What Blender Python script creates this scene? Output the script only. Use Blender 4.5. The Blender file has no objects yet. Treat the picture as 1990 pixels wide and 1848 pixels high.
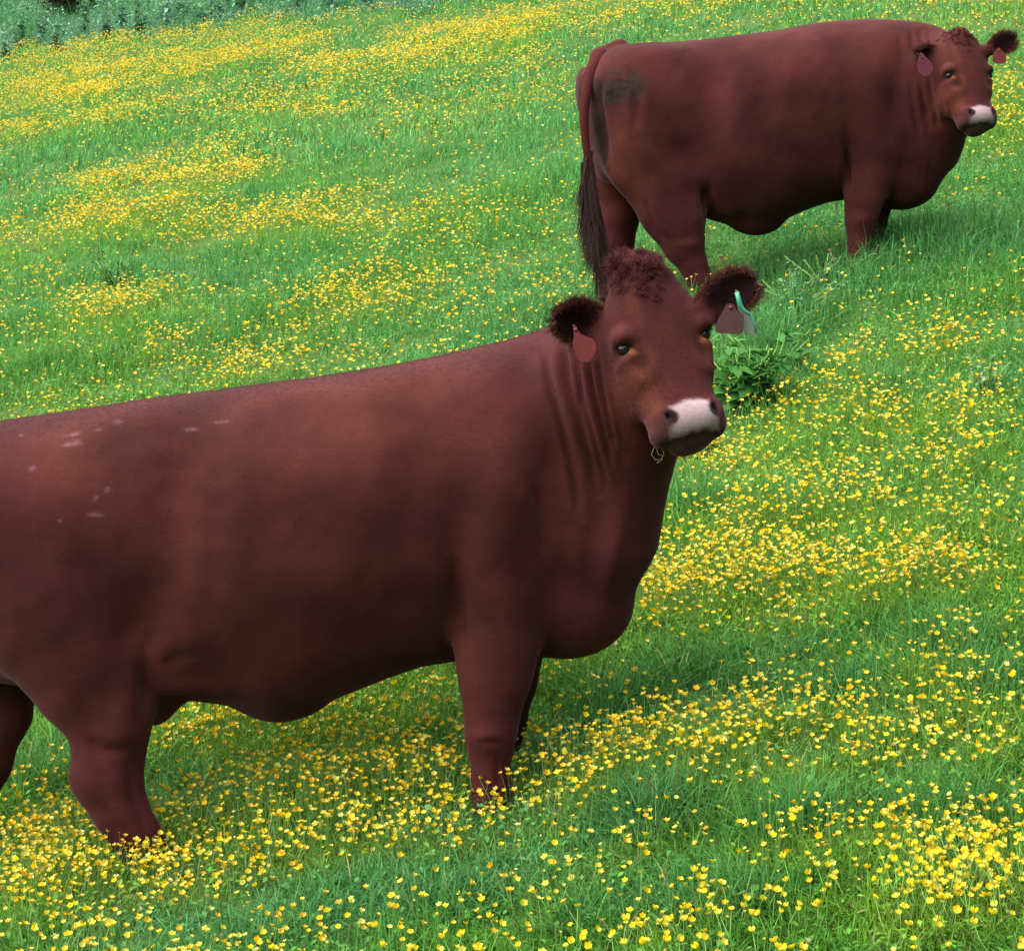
import bpy, math, random
import numpy as np
from mathutils import Vector, Matrix
R = math.radians
rng = np.random.default_rng(7)
random.seed(7)
scene = bpy.context.scene
COL = scene.collection

# ------------------------------------------------------------------ camera, sky, sun, exposure
PITCH = R(5.0); CAMZ = 3.3; FPX = 4857.0       # focal length in pixels of a 1990 px wide picture
cam = bpy.data.cameras.new('camera'); cam.sensor_width = 36; cam.lens = 36 * FPX / 1990
cam.clip_start = 0.1; cam.clip_end = 1000
camo = bpy.data.objects.new('camera', cam); COL.objects.link(camo)
camo.location = (0, 0, CAMZ); camo.rotation_euler = (R(90) - PITCH, 0, 0)
scene.camera = camo

SUN_EL, SUN_AZ = 60.0, -108.0      # azimuth from +y (clockwise seen from above)
world = bpy.data.worlds.new('World'); scene.world = world; world.use_nodes = True
nt = world.node_tree
bg = nt.nodes['Background']; bg.inputs['Strength'].default_value = 0.05
sky = nt.nodes.new('ShaderNodeTexSky'); sky.sky_type = 'NISHITA'; sky.sun_disc = False
sky.sun_elevation = R(SUN_EL); sky.sun_rotation = R(SUN_AZ)
sky.air_density = 1.0; sky.dust_density = 3.0; sky.ozone_density = 1.0
nt.links.new(sky.outputs[0], bg.inputs['Color'])
sl = bpy.data.lights.new('sun', 'SUN'); sl.energy = 4.0; sl.angle = R(105); sl.color = (1.0, 0.95, 0.90)
so = bpy.data.objects.new('sun', sl); COL.objects.link(so)
_e, _a = R(SUN_EL), R(SUN_AZ)
so.rotation_euler = Vector((math.sin(_a) * math.cos(_e), math.cos(_a) * math.cos(_e), math.sin(_e))).to_track_quat('Z', 'Y').to_euler()
scene.view_settings.view_transform = 'Standard'; scene.view_settings.look = 'None'
scene.view_settings.exposure = 1.55; scene.view_settings.gamma = 1
scene.render.engine = 'CYCLES'
scene.cycles.use_denoising = True
scene.cycles.max_bounces = 6; scene.cycles.diffuse_bounces = 2; scene.cycles.glossy_bounces = 2
scene.cycles.transmission_bounces = 3

# ------------------------------------------------------------------ measuring: pixel of the 1990x1848 picture -> point
CP, SP = math.cos(PITCH), math.sin(PITCH)
def ray(px, py):
    u = (np.asarray(px, float) - 995) / FPX; v = (np.asarray(py, float) - 924) / FPX
    return u, CP - v * SP, -SP - v * CP
def at_y(px, py, Y):
    dx, dy, dz = ray(px, py); t = Y / dy
    return np.stack([dx * t, np.broadcast_to(np.asarray(Y, float), np.shape(t)) * 1.0, CAMZ + dz * t], -1)
def project(x, y, z):
    z = z - CAMZ
    d = y * CP - z * SP; up = y * SP + z * CP
    return 995 + FPX * x / d, 924 - FPX * up / d, d
# the slope: rises to the right and away
GA, GS, GH = 0.188, 0.2789, 3.375
_k = CP + GS * SP
def plane_z(x, y): return CAMZ + (GA * x + y * (GS * CP - SP) - GH) / _k
def ground_at(px, py):
    dx, dy, dz = ray(px, py)
    t = -GH / _k / (dz - (GA * dx + dy * (GS * CP - SP)) / _k)
    return dx * t, dy * t

def hash2(i, j, s):
    n = (i.astype(np.int64) * 374761393 + j.astype(np.int64) * 668265263 + s * 974634777) & 0xFFFFFFFF
    n = ((n ^ (n >> 13)) * 1274126177) & 0xFFFFFFFF
    n = n ^ (n >> 16)
    return (n & 0xFFFFFF) / float(0xFFFFFF)
def vnoise(x, y, s=0):
    i = np.floor(x); j = np.floor(y); fx = x - i; fy = y - j
    fx = fx * fx * (3 - 2 * fx); fy = fy * fy * (3 - 2 * fy)
    a = hash2(i, j, s); b = hash2(i + 1, j, s); c = hash2(i, j + 1, s); d = hash2(i + 1, j + 1, s)
    return (a * (1 - fx) + b * fx) * (1 - fy) + (c * (1 - fx) + d * fx) * fy
def fbm(x, y, s=0, o=3):
    r = 0; a = .5; t = 0
    for k in range(o):
        r = r + a * vnoise(x * 2 ** k, y * 2 ** k, s + k * 17); t += a; a *= .5
    return r / t
def ground_z(x, y):
    far = np.clip((y - 45) / 60, 0, 1)
    z = plane_z(x, y) + (fbm(x * .35, y * .35, 3) - .5) * .10 + (fbm(x * 1.6, y * 1.6, 9, 2) - .5) * .05
    return z

# ------------------------------------------------------------------ helpers
def tag(o, label=None, cat=None, group=None, kind=None):
    if label: o['label'] = label
    if cat: o['category'] = cat
    if group: o['group'] = group
    if kind: o['kind'] = kind
    return o
def empty(name, loc):
    o = bpy.data.objects.new(name, None); COL.objects.link(o); o.location = loc; o.empty_display_size = .2
    return o
def mesh_np(name, V, F, mat, parent=None, col=None, smooth=True, link=True):
    """V (n,3); F: (m,4), (m,3) or a list of such arrays; col (n,3) per-vertex colour"""
    Fs = F if isinstance(F, list) else [F]
    Fs = [np.asarray(f, np.int32) for f in Fs if len(f)]
    me = bpy.data.meshes.new(name)
    nl = sum(f.size for f in Fs); nf = sum(len(f) for f in Fs)
    me.vertices.add(len(V)); me.vertices.foreach_set('co', np.asarray(V, np.float32).ravel())
    me.loops.add(nl); me.loops.foreach_set('vertex_index', np.concatenate([f.ravel() for f in Fs]))
    me.polygons.add(nf)
    tot = np.concatenate([np.full(len(f), f.shape[1]) for f in Fs])
    st = np.concatenate([[0], np.cumsum(tot)[:-1]])
    me.polygons.foreach_set('loop_start', st.astype(np.int32))
    me.polygons.foreach_set('loop_total', tot.astype(np.int32))
    me.polygons.foreach_set('use_smooth', np.full(nf, smooth))
    me.update(calc_edges=True)
    if col is not None:
        at = me.color_attributes.new('tint', 'FLOAT_COLOR', 'POINT')
        c4 = np.ones((len(V), 4), np.float32); c4[:, :3] = col
        at.data.foreach_set('color', c4.ravel())
    if mat: me.materials.append(mat)
    if not link: return me
    o = bpy.data.objects.new(name, me); COL.objects.link(o)
    if parent: o.parent = parent
    return o
def hair_np(name, P, rad, mat, parent=None):
    """P (n,k,3) strands, rad (k,) radii"""
    n, k = P.shape[:2]
    hc = bpy.data.hair_curves.new(name)
    hc.add_curves([k] * n)
    hc.attributes['position'].data.foreach_set('vector', np.asarray(P, np.float32).ravel())
    ra = hc.attributes.get('radius') or hc.attributes.new('radius', 'FLOAT', 'POINT')
    ra.data.foreach_set('value', np.tile(np.asarray(rad, np.float32), n))
    hc.materials.append(mat)
    o = bpy.data.objects.new(name, hc); COL.objects.link(o)
    if parent: o.parent = parent
    return o

def new_mat(name):
    m = bpy.data.materials.new(name); m.use_nodes = True
    return m, m.node_tree, m.node_tree.nodes['Principled BSDF']
def N(nt, t, **kw):
    n = nt.nodes.new(t)
    for k, v in kw.items(): setattr(n, k, v)
    return n
def flat_mat(name, c, rough=.6, spec=.3, noise=.25, scale=40):
    m, t, b = new_mat(name)
    tc = N(t, 'ShaderNodeTexCoord'); nz = N(t, 'ShaderNodeTexNoise'); nz.inputs['Scale'].default_value = scale
    t.links.new(tc.outputs['Object'], nz.inputs['Vector'])
    mx = N(t, 'ShaderNodeMix', data_type='RGBA')
    mx.inputs[6].default_value = (*[v * (1 - noise) for v in c], 1); mx.inputs[7].default_value = (*[min(1, v * (1 + noise)) for v in c], 1)
    t.links.new(nz.outputs['Fac'], mx.inputs[0]); t.links.new(mx.outputs[2], b.inputs['Base Color'])
    b.inputs['Roughness'].default_value = rough; b.inputs['Specular IOR Level'].default_value = spec
    return m

def coat_mat(name):
    m, t, b = new_mat(name)
    at = N(t, 'ShaderNodeAttribute', attribute_name='tint')
    tc = N(t, 'ShaderNodeTexCoord')
    n1 = N(t, 'ShaderNodeTexNoise'); n1.inputs['Scale'].default_value = 3.5; n1.inputs['Detail'].default_value = 5
    n2 = N(t, 'ShaderNodeTexNoise'); n2.inputs['Scale'].default_value = 160; n2.inputs['Detail'].default_value = 3
    mp = N(t, 'ShaderNodeMapping'); mp.inputs['Scale'].default_value = (.35, 1, 1)
    t.links.new(tc.outputs['Object'], n1.inputs['Vector']); t.links.new(tc.outputs['Object'], mp.inputs['Vector'])
    t.links.new(mp.outputs[0], n2.inputs['Vector'])
    r1 = N(t, 'ShaderNodeMapRange'); r1.inputs['To Min'].default_value = .66; r1.inputs['To Max'].default_value = 1.34
    r1.inputs['From Min'].default_value = .3; r1.inputs['From Max'].default_value = .7
    r2 = N(t, 'ShaderNodeMapRange'); r2.inputs['To Min'].default_value = .88; r2.inputs['To Max'].default_value = 1.12
    r2.inputs['From Min'].default_value = .3; r2.inputs['From Max'].default_value = .7
    t.links.new(n1.outputs['Fac'], r1.inputs['Value']); t.links.new(n2.outputs['Fac'], r2.inputs['Value'])
    mu = N(t, 'ShaderNodeMath', operation='MULTIPLY'); t.links.new(r1.outputs[0], mu.inputs[0]); t.links.new(r2.outputs[0], mu.inputs[1])
    vm = N(t, 'ShaderNodeVectorMath', operation='SCALE'); t.links.new(at.outputs['Color'], vm.inputs[0]); t.links.new(mu.outputs[0], vm.inputs['Scale'])
    t.links.new(vm.outputs[0], b.inputs['Base Color'])
    b.inputs['Roughness'].default_value = .85; b.inputs['Specular IOR Level'].default_value = .07
    b.inputs['Sheen Weight'].default_value = .11; b.inputs['Sheen Roughness'].default_value = .4
    b.inputs['Sheen Tint'].default_value = (.85, .55, .62, 1)
    bp = N(t, 'ShaderNodeBump'); bp.inputs['Strength'].default_value = .10; bp.inputs['Distance'].default_value = .003
    t.links.new(n2.outputs['Fac'], bp.inputs['Height'])
    n3 = N(t, 'ShaderNodeTexNoise'); n3.inputs['Scale'].default_value = 14; n3.inputs['Detail'].default_value = 4
    t.links.new(tc.outputs['Object'], n3.inputs['Vector'])
    bp2 = N(t, 'ShaderNodeBump'); bp2.inputs['Strength'].default_value = .12; bp2.inputs['Distance'].default_value = .015
    t.links.new(n3.outputs['Fac'], bp2.inputs['Height']); t.links.new(bp2.outputs[0], bp.inputs['Normal'])
    t.links.new(bp.outputs[0], b.inputs['Normal'])
    return m
def hair_mat(name, c, rough=.6):
    m, t, b = new_mat(name)
    b.inputs['Base Color'].default_value = (*c, 1); b.inputs['Roughness'].default_value = rough
    b.inputs['Specular IOR Level'].default_value = .15
    return m

MAT = {}
MAT['coat'] = coat_mat('red_brown_coat')
MAT['hair'] = hair_mat('red_brown_hair', (.058, .0125, .011))
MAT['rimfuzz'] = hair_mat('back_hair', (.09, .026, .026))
MAT['poll'] = hair_mat('poll_hair', (.070, .0165, .0150))
MAT['dark_hair'] = hair_mat('dark_ear_hair', (.014, .0045, .0045))
MAT['rim_hair'] = hair_mat('rim_hair', (.085, .027, .017))
MAT['switch'] = hair_mat('switch_hair', (.030, .015, .0125))
MAT['hoof'] = flat_mat('horn', (.05, .035, .03), .5)
MAT['eye'] = flat_mat('eyeball', (.006, .004, .004), .22, .35, .1)
MAT['lash'] = hair_mat('lash', (.02, .01, .01))
MAT['tag_red'] = flat_mat('red_tag', (.12, .020, .020), .5, .3, .18, 30)
MAT['tag_brown'] = flat_mat('brown_tag', (.065, .026, .028), .5, .3, .3, 25)
MAT['tag_pink'] = flat_mat('pink_tag', (.10, .018, .030), .5, .3, .2, 30)
MAT['tag_green'] = flat_mat('green_tag', (.035, .26, .14), .35, .5, .15, 30)
MAT['tag_clear'] = flat_mat('grey_tag', (.13, .16, .12), .4, .4, .2, 30)
MAT['straw'] = hair_mat('straw', (.22, .17, .10))

# ------------------------------------------------------------------ implicit modelling: smooth unions sampled on a grid, then surface nets
def smin(a, b, k):
    h = np.clip(.5 + .5 * (b - a) / k, 0, 1)
    return b * (1 - h) + a * h - k * h * (1 - h)
class Field:
    def __init__(s, lo, hi, h):
        s.lo = np.array(lo, float); s.h = h
        s.n = np.ceil((np.array(hi) - s.lo) / h).astype(int) + 1
        s.F = np.full(s.n, .25, np.float32)
        s.ax = [(s.lo[i] + np.arange(s.n[i]) * h).astype(np.float32) for i in range(3)]
    def sub(s, lo, hi):
        i0 = np.clip(np.floor((np.array(lo) - s.lo) / s.h).astype(int), 0, s.n)
        i1 = np.clip(np.ceil((np.array(hi) - s.lo) / s.h).astype(int) + 1, 0, s.n)
        sl = tuple(slice(a, b) for a, b in zip(i0, i1))
        x, y, z = [s.ax[i][sl[i]] for i in range(3)]
        return sl, x[:, None, None], y[None, :, None], z[None, None, :]
    def add(s, fn, lo, hi, k=.03):
        sl, x, y, z = s.sub(lo, hi)
        if min(len(x), y.shape[1], z.shape[2]) == 0: return
        s.F[sl] = smin(s.F[sl], fn(x, y, z).astype(np.float32), k)
    def cut(s, fn, lo, hi, k=.02):
        sl, x, y, z = s.sub(lo, hi)
        if min(len(x), y.shape[1], z.shape[2]) == 0: return
        s.F[sl] = -smin(-s.F[sl], fn(x, y, z).astype(np.float32), k)
    def limb(s, pts, k=.03, flat=1.0):
        """pts: list of (x,y,z,r); flat = y radius / in-plane radius"""
        for a, b in zip(pts[:-1], pts[1:]):
            a = np.array(a, float); b = np.array(b, float); ra, rb = a[3], b[3]
            m = max(ra, rb) + .06
            A = a[:3]; D = b[:3] - A; Ds = D * np.array([1, 1 / flat, 1]); L = (Ds ** 2).sum()
            def fn(x, y, z):
                dx, dy, dz = x - A[0], (y - A[1]) / flat, z - A[2]
                t = np.clip((dx * Ds[0] + dy * Ds[1] + dz * Ds[2]) / L, 0, 1)
                return np.sqrt((dx - Ds[0] * t) ** 2 + (dy - Ds[1] * t) ** 2 + (dz - Ds[2] * t) ** 2) - (ra + (rb - ra) * t)
            s.add(fn, np.minimum(a[:3], b[:3]) - m, np.maximum(a[:3], b[:3]) + m, k)
def ell(c, r, M=None):
    """ellipsoid distance (approx); M: 3x3 whose rows are local axes"""
    def fn(x, y, z):
        dx, dy, dz = x - c[0], y - c[1], z - c[2]
        if M is not None:
            dx, dy, dz = (dx * M[0][0] + dy * M[0][1] + dz * M[0][2], dx * M[1][0] + dy * M[1][1] + dz * M[1][2], dx * M[2][0] + dy * M[2][1] + dz * M[2][2])
        k0 = np.sqrt((dx / r[0]) ** 2 + (dy / r[1]) ** 2 + (dz / r[2]) ** 2)
        k1 = np.sqrt((dx / r[0] ** 2) ** 2 + (dy / r[1] ** 2) ** 2 + (dz / r[2] ** 2) ** 2) + 1e-6
        return k0 * (k0 - 1) / k1
    return fn
def surface_nets(fd):
    F = fd.F; S = F < 0
    c = np.zeros(np.array(F.shape) - 1, np.int8)
    for i in (0, 1):
        for j in (0, 1):
            for k in (0, 1):
                c += S[i:F.shape[0] - 1 + i, j:F.shape[1] - 1 + j, k:F.shape[2] - 1 + k]
    act = (c > 0) & (c < 8)
    I = np.argwhere(act); idx = np.full(act.shape, -1, np.int32); idx[act] = np.arange(len(I))
    cor = [(i, j, k) for i in (0, 1) for j in (0, 1) for k in (0, 1)]
    val = {q: F[I[:, 0] + q[0], I[:, 1] + q[1], I[:, 2] + q[2]] for q in cor}
    acc = np.zeros((len(I), 3)); cnt = np.zeros(len(I))
    for q in cor:
        for ax in range(3):
            if q[ax]: continue
            q2 = list(q); q2[ax] = 1; a = val[q]; b = val[tuple(q2)]
            m = (a < 0) != (b < 0); t = np.where(m, a / np.where(m, a - b, 1), 0)
            p = np.array(q, float)[None].repeat(len(I), 0); p[:, ax] += t
            acc += np.where(m[:, None], p, 0); cnt += m
    V = fd.lo + (I + acc / cnt[:, None]) * fd.h
    faces = []
    for ax in range(3):
        o = [slice(1, -1)] * 3
        a = [slice(1, -1)] * 3; b = [slice(1, -1)] * 3
        a[ax] = slice(0, -1); b[ax] = slice(1, None)
        sa, sb = S[tuple(a)], S[tuple(b)]
        for flip, m in ((0, sa & ~sb), (1, ~sa & sb)):
            E = np.argwhere(m)
            off = np.array([1, 1, 1]); off[ax] = 0
            E = E + off
            u, v = (ax + 1) % 3, (ax + 2) % 3
            def g(du, dv):
                Q = E.copy(); Q[:, u] += du; Q[:, v] += dv
                return idx[Q[:, 0], Q[:, 1], Q[:, 2]]
            f = np.stack([g(-1, -1), g(0, -1), g(0, 0), g(-1, 0)], 1)
            faces.append(f[:, ::-1] if flip else f)
    Fc = np.concatenate(faces)
    return V, Fc[(Fc >= 0).all(1)]
def smooth_v(V, F, it=3, lam=.5):
    e = np.concatenate([F[:, [0, 1]], F[:, [1, 2]], F[:, [2, 3]], F[:, [3, 0]]])
    n = len(V); deg = np.bincount(e[:, 0], minlength=n) + np.bincount(e[:, 1], minlength=n)
    for _ in range(it):
        A = np.stack([np.bincount(e[:, 0], V[e[:, 1], k], n) + np.bincount(e[:, 1], V[e[:, 0], k], n) for k in range(3)], 1)
        V = V + lam * (A / np.maximum(deg, 1)[:, None] - V)
    return V
def normals(V, F):
    fn = np.cross(V[F[:, 2]] - V[F[:, 0]], V[F[:, 3]] - V[F[:, 1]])
    nv = np.stack([sum(np.bincount(F[:, j], fn[:, k], len(V)) for j in range(4)) for k in range(3)], 1)
    return nv / (np.linalg.norm(nv, axis=1, keepdims=True) + 1e-9)
def tab(xs, vs, sm=.03):
    xs = np.array(xs, float); vs = np.array(vs, float)
    g = np.arange(xs[0], xs[-1] + .01, .006); v = np.interp(g, xs, vs)
    k = np.exp(-.5 * (np.arange(-20, 21) * .006 / sm) ** 2); k /= k.sum()
    v = np.convolve(np.pad(v, 20, 'edge'), k, 'valid')
    return lambda x: np.interp(x, g, v)
def rot(ax, t):
    c, s = math.cos(t), math.sin(t)
    return np.array({'x': [[1, 0, 0], [0, c, -s], [0, s, c]], 'y': [[c, 0, s], [0, 1, 0], [-s, 0, c]], 'z': [[c, -s, 0], [s, c, 0], [0, 0, 1]]}[ax])

COAT = np.array([.048, .0112, .0105])

def add_head(fd, O, Rm, s):
    """O: point between the eyes; Rm columns = local axes (x viewer's right, y into the head, z to the poll); s: scale"""
    T = [(.262, .030, .055, .115), (.235, .078, .03, .15), (.19, .112, .006, .19), (.12, .138, -.014, .23), (.05, .146, -.022, .265), (0, .142, -.022, .275), (-.05, .128, -.018, .27),
         (-.10, .118, -.016, .245), (-.15, .114, -.014, .22), (-.19, .110, -.018, .19), (-.235, .113, -.026, .165), (-.272, .113, -.022, .15), (-.300, .092, -.005, .135), (-.326, .04, .05, .10)]
    T = T[::-1]
    zt = [t[0] for t in T]
    hw = tab(zt, [t[1] for t in T], .016); yf = tab(zt, [t[2] for t in T], .018); yb = tab(zt, [t[3] for t in T], .022)
    B = .55 * s
    sl, x, y, z = fd.sub(O - B, O + B)
    dx, dy, dz = x - O[0], y - O[1], z - O[2]
    L = [(dx * Rm[0, i] + dy * Rm[1, i] + dz * Rm[2, i]) / s for i in range(3)]
    lx, ly, lz = L
    zc = np.clip(lz, zt[0], zt[-1])
    w = hw(zc); f = yf(zc); b = yb(zc); yc = f + (b - f) * .42; hd = np.where(ly < yc, yc - f, b - yc)
    # the front face is flatter than the jaw side; jaw narrows backwards
    nar = np.clip((ly - yc) / (b - yc + 1e-6), 0, 1)
    w2 = w * (1 - .16 * nar)
    q = (np.abs(lx / w2) ** 2.5 + np.abs((ly - yc) / hd) ** 2.5) ** (1 / 2.5)
    d = (q - 1) * np.minimum(w2, hd) * .9
    e = np.abs(lz - zc); d = np.where(e > 0, np.sqrt(np.maximum(d, 0) ** 2 + e ** 2), d)
    E = lambda c, r, M=None: ell(c, r, M)(lx, ly, lz)
    for sx in (-1, 1):
        d = smin(d, E((sx * .122, .030, .026), (.036, .045, .030)), .03)      # brow over the eye
        d = smin(d, E((sx * .118, .040, -.034), (.024, .045, .020)), .025)      # lower lid / cheek bone
        d = smin(d, E((sx * .095, .165, -.05), (.052, .12, .13)), .04)
        d = smin(d, E((sx * .100, .06, -.085), (.020, .075, .030)), .05)         # cheek muscle
        d = smin(d, E((sx * .070, .006, -.238), (.036, .034, .038)), .02)     # nostril wing
        d = smin(d, E((sx * .080, .05, -.276), (.034, .05, .030)), .025)       # upper lip flap
        d = -smin(-d, E((sx * .138, .018, -.004), (.018, .020, .012)), .014)  # eye socket
        d = -smin(-d, E((sx * .108, -.020, -.055), (.018, .026, .05)), .03)    # hollow in front of the eye
        M = rot('y', sx * .5) @ rot('x', 0)
        d = -smin(-d, E((sx * .066, -.032, -.244), (.017, .036, .023), M.T), .008)  # nostril
    d = smin(d, E((0.0, .080, -.308), (.046, .055, .024)), .02)                    # chin
    d = smin(d, E((0, -.012, -.258), (.068, .035, .042)), .03)                 # pad
    d = smin(d, E((0, .05, .235), (.062, .055, .06)), .04)                     # poll
    mz = -.306 - .06 * (lx / .1) ** 2 * 0 - .006 * (np.abs(lx) / .1)
    slit = np.sqrt(((lz - mz - (ly) * .10) / .006) ** 2 + 0 * lx) * .006 - .002
    slit = np.maximum(slit, np.maximum(ly - .13, np.abs(lx) - .080))
    d = -smin(-d, slit, .005)
    d = smin(d, E((0, .035, -.300), (.058, .045, .018)), .02)
    fd.F[sl] = smin(fd.F[sl], (d * s).astype(np.float32), .05)

def to_local(V, O, Rm, s): return ((V - O) @ Rm) / s
def to_world(P, O, Rm, s): return O + s * (np.asarray(P, float) @ Rm.T)

def add_ear(fd, base, tip, face, wid, thick=.016, cup=.75):
    """leaf-shaped cupped ear from base to tip (world points); face: direction the cup opens to"""
    base = np.array(base, float); tip = np.array(tip, float)
    u = tip - base; L = np.linalg.norm(u); u /= L
    n = np.array(face, float); n -= u * (n @ u); n /= np.linalg.norm(n)
    v = np.cross(n, u)
    c = base + u * L * .52
    sl, x, y, z = fd.sub(c - L * .8, c + L * .8)
    a = ((x - base[0]) * u[0] + (y - base[1]) * u[1] + (z - base[2]) * u[2]) / L
    p = (x - base[0]) * v[0] + (y - base[1]) * v[1] + (z - base[2]) * v[2]
    q = (x - base[0]) * n[0] + (y - base[1]) * n[1] + (z - base[2]) * n[2]
    ac = np.clip(a, 0, 1)
    w = wid * (np.interp(ac, [0, .12, .35, .6, .8, .93, 1], [.42, .55, .92, 1.0, .88, .58, .18]))
    bend = cup * wid * ((p / w) ** 2) * .5        # edges curl towards the opening
    qq = q - bend + .03 * np.sin(ac * 3.1)
    th = thick * np.interp(ac, [0, .3, 1], [2.2, 1.1, .8])
    d1 = np.sqrt(np.maximum(np.abs(p) - w + th, 0) ** 2 + np.maximum(np.abs(a - ac) * L, 0) ** 2 + qq ** 2) - th
    fd.F[sl] = smin(fd.F[sl], d1.astype(np.float32), .022)
    fd.F[sl] = smin(fd.F[sl], (np.sqrt((x - base[0]) ** 2 + (y - base[1]) ** 2 + (z - base[2]) ** 2) - wid * .55).astype(np.float32), .04)
    return dict(base=base, u=u, v=v, n=n, L=L, w=wid)

def loft_body(fd, Y0, cols, k=.02):
    """cols: rows (px, top py, bottom py, half width m, y shift m, level of the widest point 0..1 from the top)"""
    c = np.array(cols, float)
    mid = (c[:, 1] + c[:, 2]) / 2
    X = at_y(c[:, 0], mid, Y0)[:, 0]
    zt = at_y(c[:, 0], c[:, 1], Y0)[:, 2]; zb = at_y(c[:, 0], c[:, 2], Y0)[:, 2]
    TZ, BZ = tab(X, zt, .025), tab(X, zb, .025)
    W, YS, LV = tab(X, c[:, 3], .04), tab(X, c[:, 4], .04), tab(X, .40 + (c[:, 5] - .5) * .35, .05)
    def fn(x, y, z):
        xc = np.clip(x, X[0], X[-1])
        t, b, w, ys, lv = TZ(xc), BZ(xc), W(xc), YS(xc), LV(xc)
        zw = t + (b - t) * lv
        hz = np.where(z > zw, t - zw, zw - b)
        zz = np.abs((z - zw) / hz); ww = np.abs((y - Y0 - ys) / w)
        q = np.where(z > zw, (ww ** 2.2 + zz ** 2.2) ** (1 / 2.2), (ww ** 1.85 + zz ** 1.85) ** (1 / 1.85))
        d = (q - 1) * np.minimum(w, hz)
        e = np.abs(x - xc)
        return np.where(e > 0, np.sqrt(np.maximum(d, 0) ** 2 + e ** 2), d)
    fd.add(fn, (X[0] - .03, Y0 - .62, zb.min() - .05), (X[-1] + .03, Y0 + .62, zt.max() + .05), k)

def line_dist(px, py, pts):
    best = np.full(len(px), 1e9); best_t = np.zeros(len(px)); n = len(pts) - 1
    for i in range(n):
        a = np.array(pts[i], float); b = np.array(pts[i + 1], float); D = b - a
        t = np.clip(((px - a[0]) * D[0] + (py - a[1]) * D[1]) / (D @ D), 0, 1)
        d = np.hypot(px - a[0] - D[0] * t, py - a[1] - D[1] * t)
        m = d < best; best = np.where(m, d, best); best_t = np.where(m, (i + t) / n, best_t)
    return best, best_t

def HEADX(root): return at_y(1120, 700, 8.3)[0] if root.location.y < 12 else at_y(1790, 150, 15.5)[0]
def finish_body(fd, Y0, dents, creases, paint, root, name='body', clean=2):
    V, F = surface_nets(fd)
    V = smooth_v(V, F, clean)
    Nn = normals(V, F)
    px, py, _ = project(V[:, 0], V[:, 1], V[:, 2])
    side = np.clip((-Nn[:, 1]) * 1.6, 0, 1)               # the flank turned to the road
    disp = np.zeros(len(V))
    for (cx, cy, rx, ry, ang, amp) in dents:
        a = R(ang); dx, dy = px - cx, py - cy
        u = (dx * math.cos(a) + dy * math.sin(a)) / rx; v = (-dx * math.sin(a) + dy * math.cos(a)) / ry
        disp += 1.4 * amp * np.exp(-(u * u + v * v))
    for (pts, w, amp) in creases:
        d, t = line_dist(px, py, pts)
        env = np.clip(np.sin(np.clip(t, .02, .98) * math.pi) * 1.8, 0, 1)
        disp += 1.6 * amp * env * (-np.exp(-(d / w) ** 2) + .45 * np.exp(-((d - 1.9 * w) / (w * 1.1)) ** 2))
    rough = (fbm(V[:, 0] * 6, V[:, 2] * 5 + V[:, 1] * 3, 201, 3) - .5) * .016 + (fbm(V[:, 0] * 2.4 + 4, V[:, 2] * 1.6, 207, 2) - .5) * .022
    body = (V[:, 0] < HEADX(root)) & (np.abs(Nn[:, 1]) > .1)
    V = V + Nn * (disp * side + rough * body * np.clip(np.abs(Nn[:, 1]) * 1.5, 0, 1))[:, None]
    Nn = normals(V, F)
    col = paint(V, Nn, px, py)
    loc = np.array(root.location)
    o = mesh_np(name, V - loc, F, MAT['coat'], root, col)
    return o, V, F, Nn

def fur(root, V, F, Nn, n, length, flow, name, mat, mask=None, rad=.0009, lift=.45, seed=1, k=4):
    r = np.random.default_rng(seed)
    area = np.linalg.norm(np.cross(V[F[:, 2]] - V[F[:, 0]], V[F[:, 3]] - V[F[:, 1]]), axis=1)
    if mask is not None: area = area * mask(V[F].mean(1), Nn[F].mean(1))
    fi = r.choice(len(F), n, p=area / area.sum())
    uv = r.random((n, 2)); q = V[F[fi]]
    P0 = (q[:, 0] * (1 - uv[:, :1]) + q[:, 1] * uv[:, :1]) * (1 - uv[:, 1:]) + (q[:, 3] * (1 - uv[:, :1]) + q[:, 2] * uv[:, :1]) * uv[:, 1:]
    nn = Nn[F[fi]].mean(1)
    fl = flow(P0, nn) + r.normal(0, .25, (n, 3))
    fl -= nn * (fl * nn).sum(1, keepdims=True); fl /= np.linalg.norm(fl, axis=1, keepdims=True) + 1e-6
    L = length * r.uniform(.6, 1.25, n)[:, None]
    t = np.linspace(0, 1, k)
    P = np.stack([P0 + L * (fl * (tt * (1 - lift * .3)) + nn * lift * (tt - .55 * tt * tt)) for tt in t], 1) - .001 * nn[:, None]
    return hair_np(name, P - np.array(root.location), rad * (1 - t * .85), mat, root)

def tuft(root, roots, dirs, length, n, name, mat, spread=.25, curl=.3, rad=.0012, seed=3, sag=0.0, k=7):
    """clumps of long hair: roots (m,3), dirs (m,3)"""
    r = np.random.default_rng(seed); m = len(roots)
    i = r.integers(0, m, n); P0 = roots[i] + r.normal(0, .004, (n, 3))
    cl = r.normal(0, curl, (m, 3))[i]
    d = dirs[i] + r.normal(0, spread, (n, 3)); d /= np.linalg.norm(d, axis=1, keepdims=True)
    L = length * r.uniform(.55, 1.15, n)[:, None]
    t = np.linspace(0, 1, k)
    P = np.stack([P0 + L * (d * tt + cl * tt * tt + np.array([0, 0, -sag]) * tt * tt) for tt in t], 1)
    return hair_np(name, P - np.array(root.location), rad * (1 - t * .8), mat, root)

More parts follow.
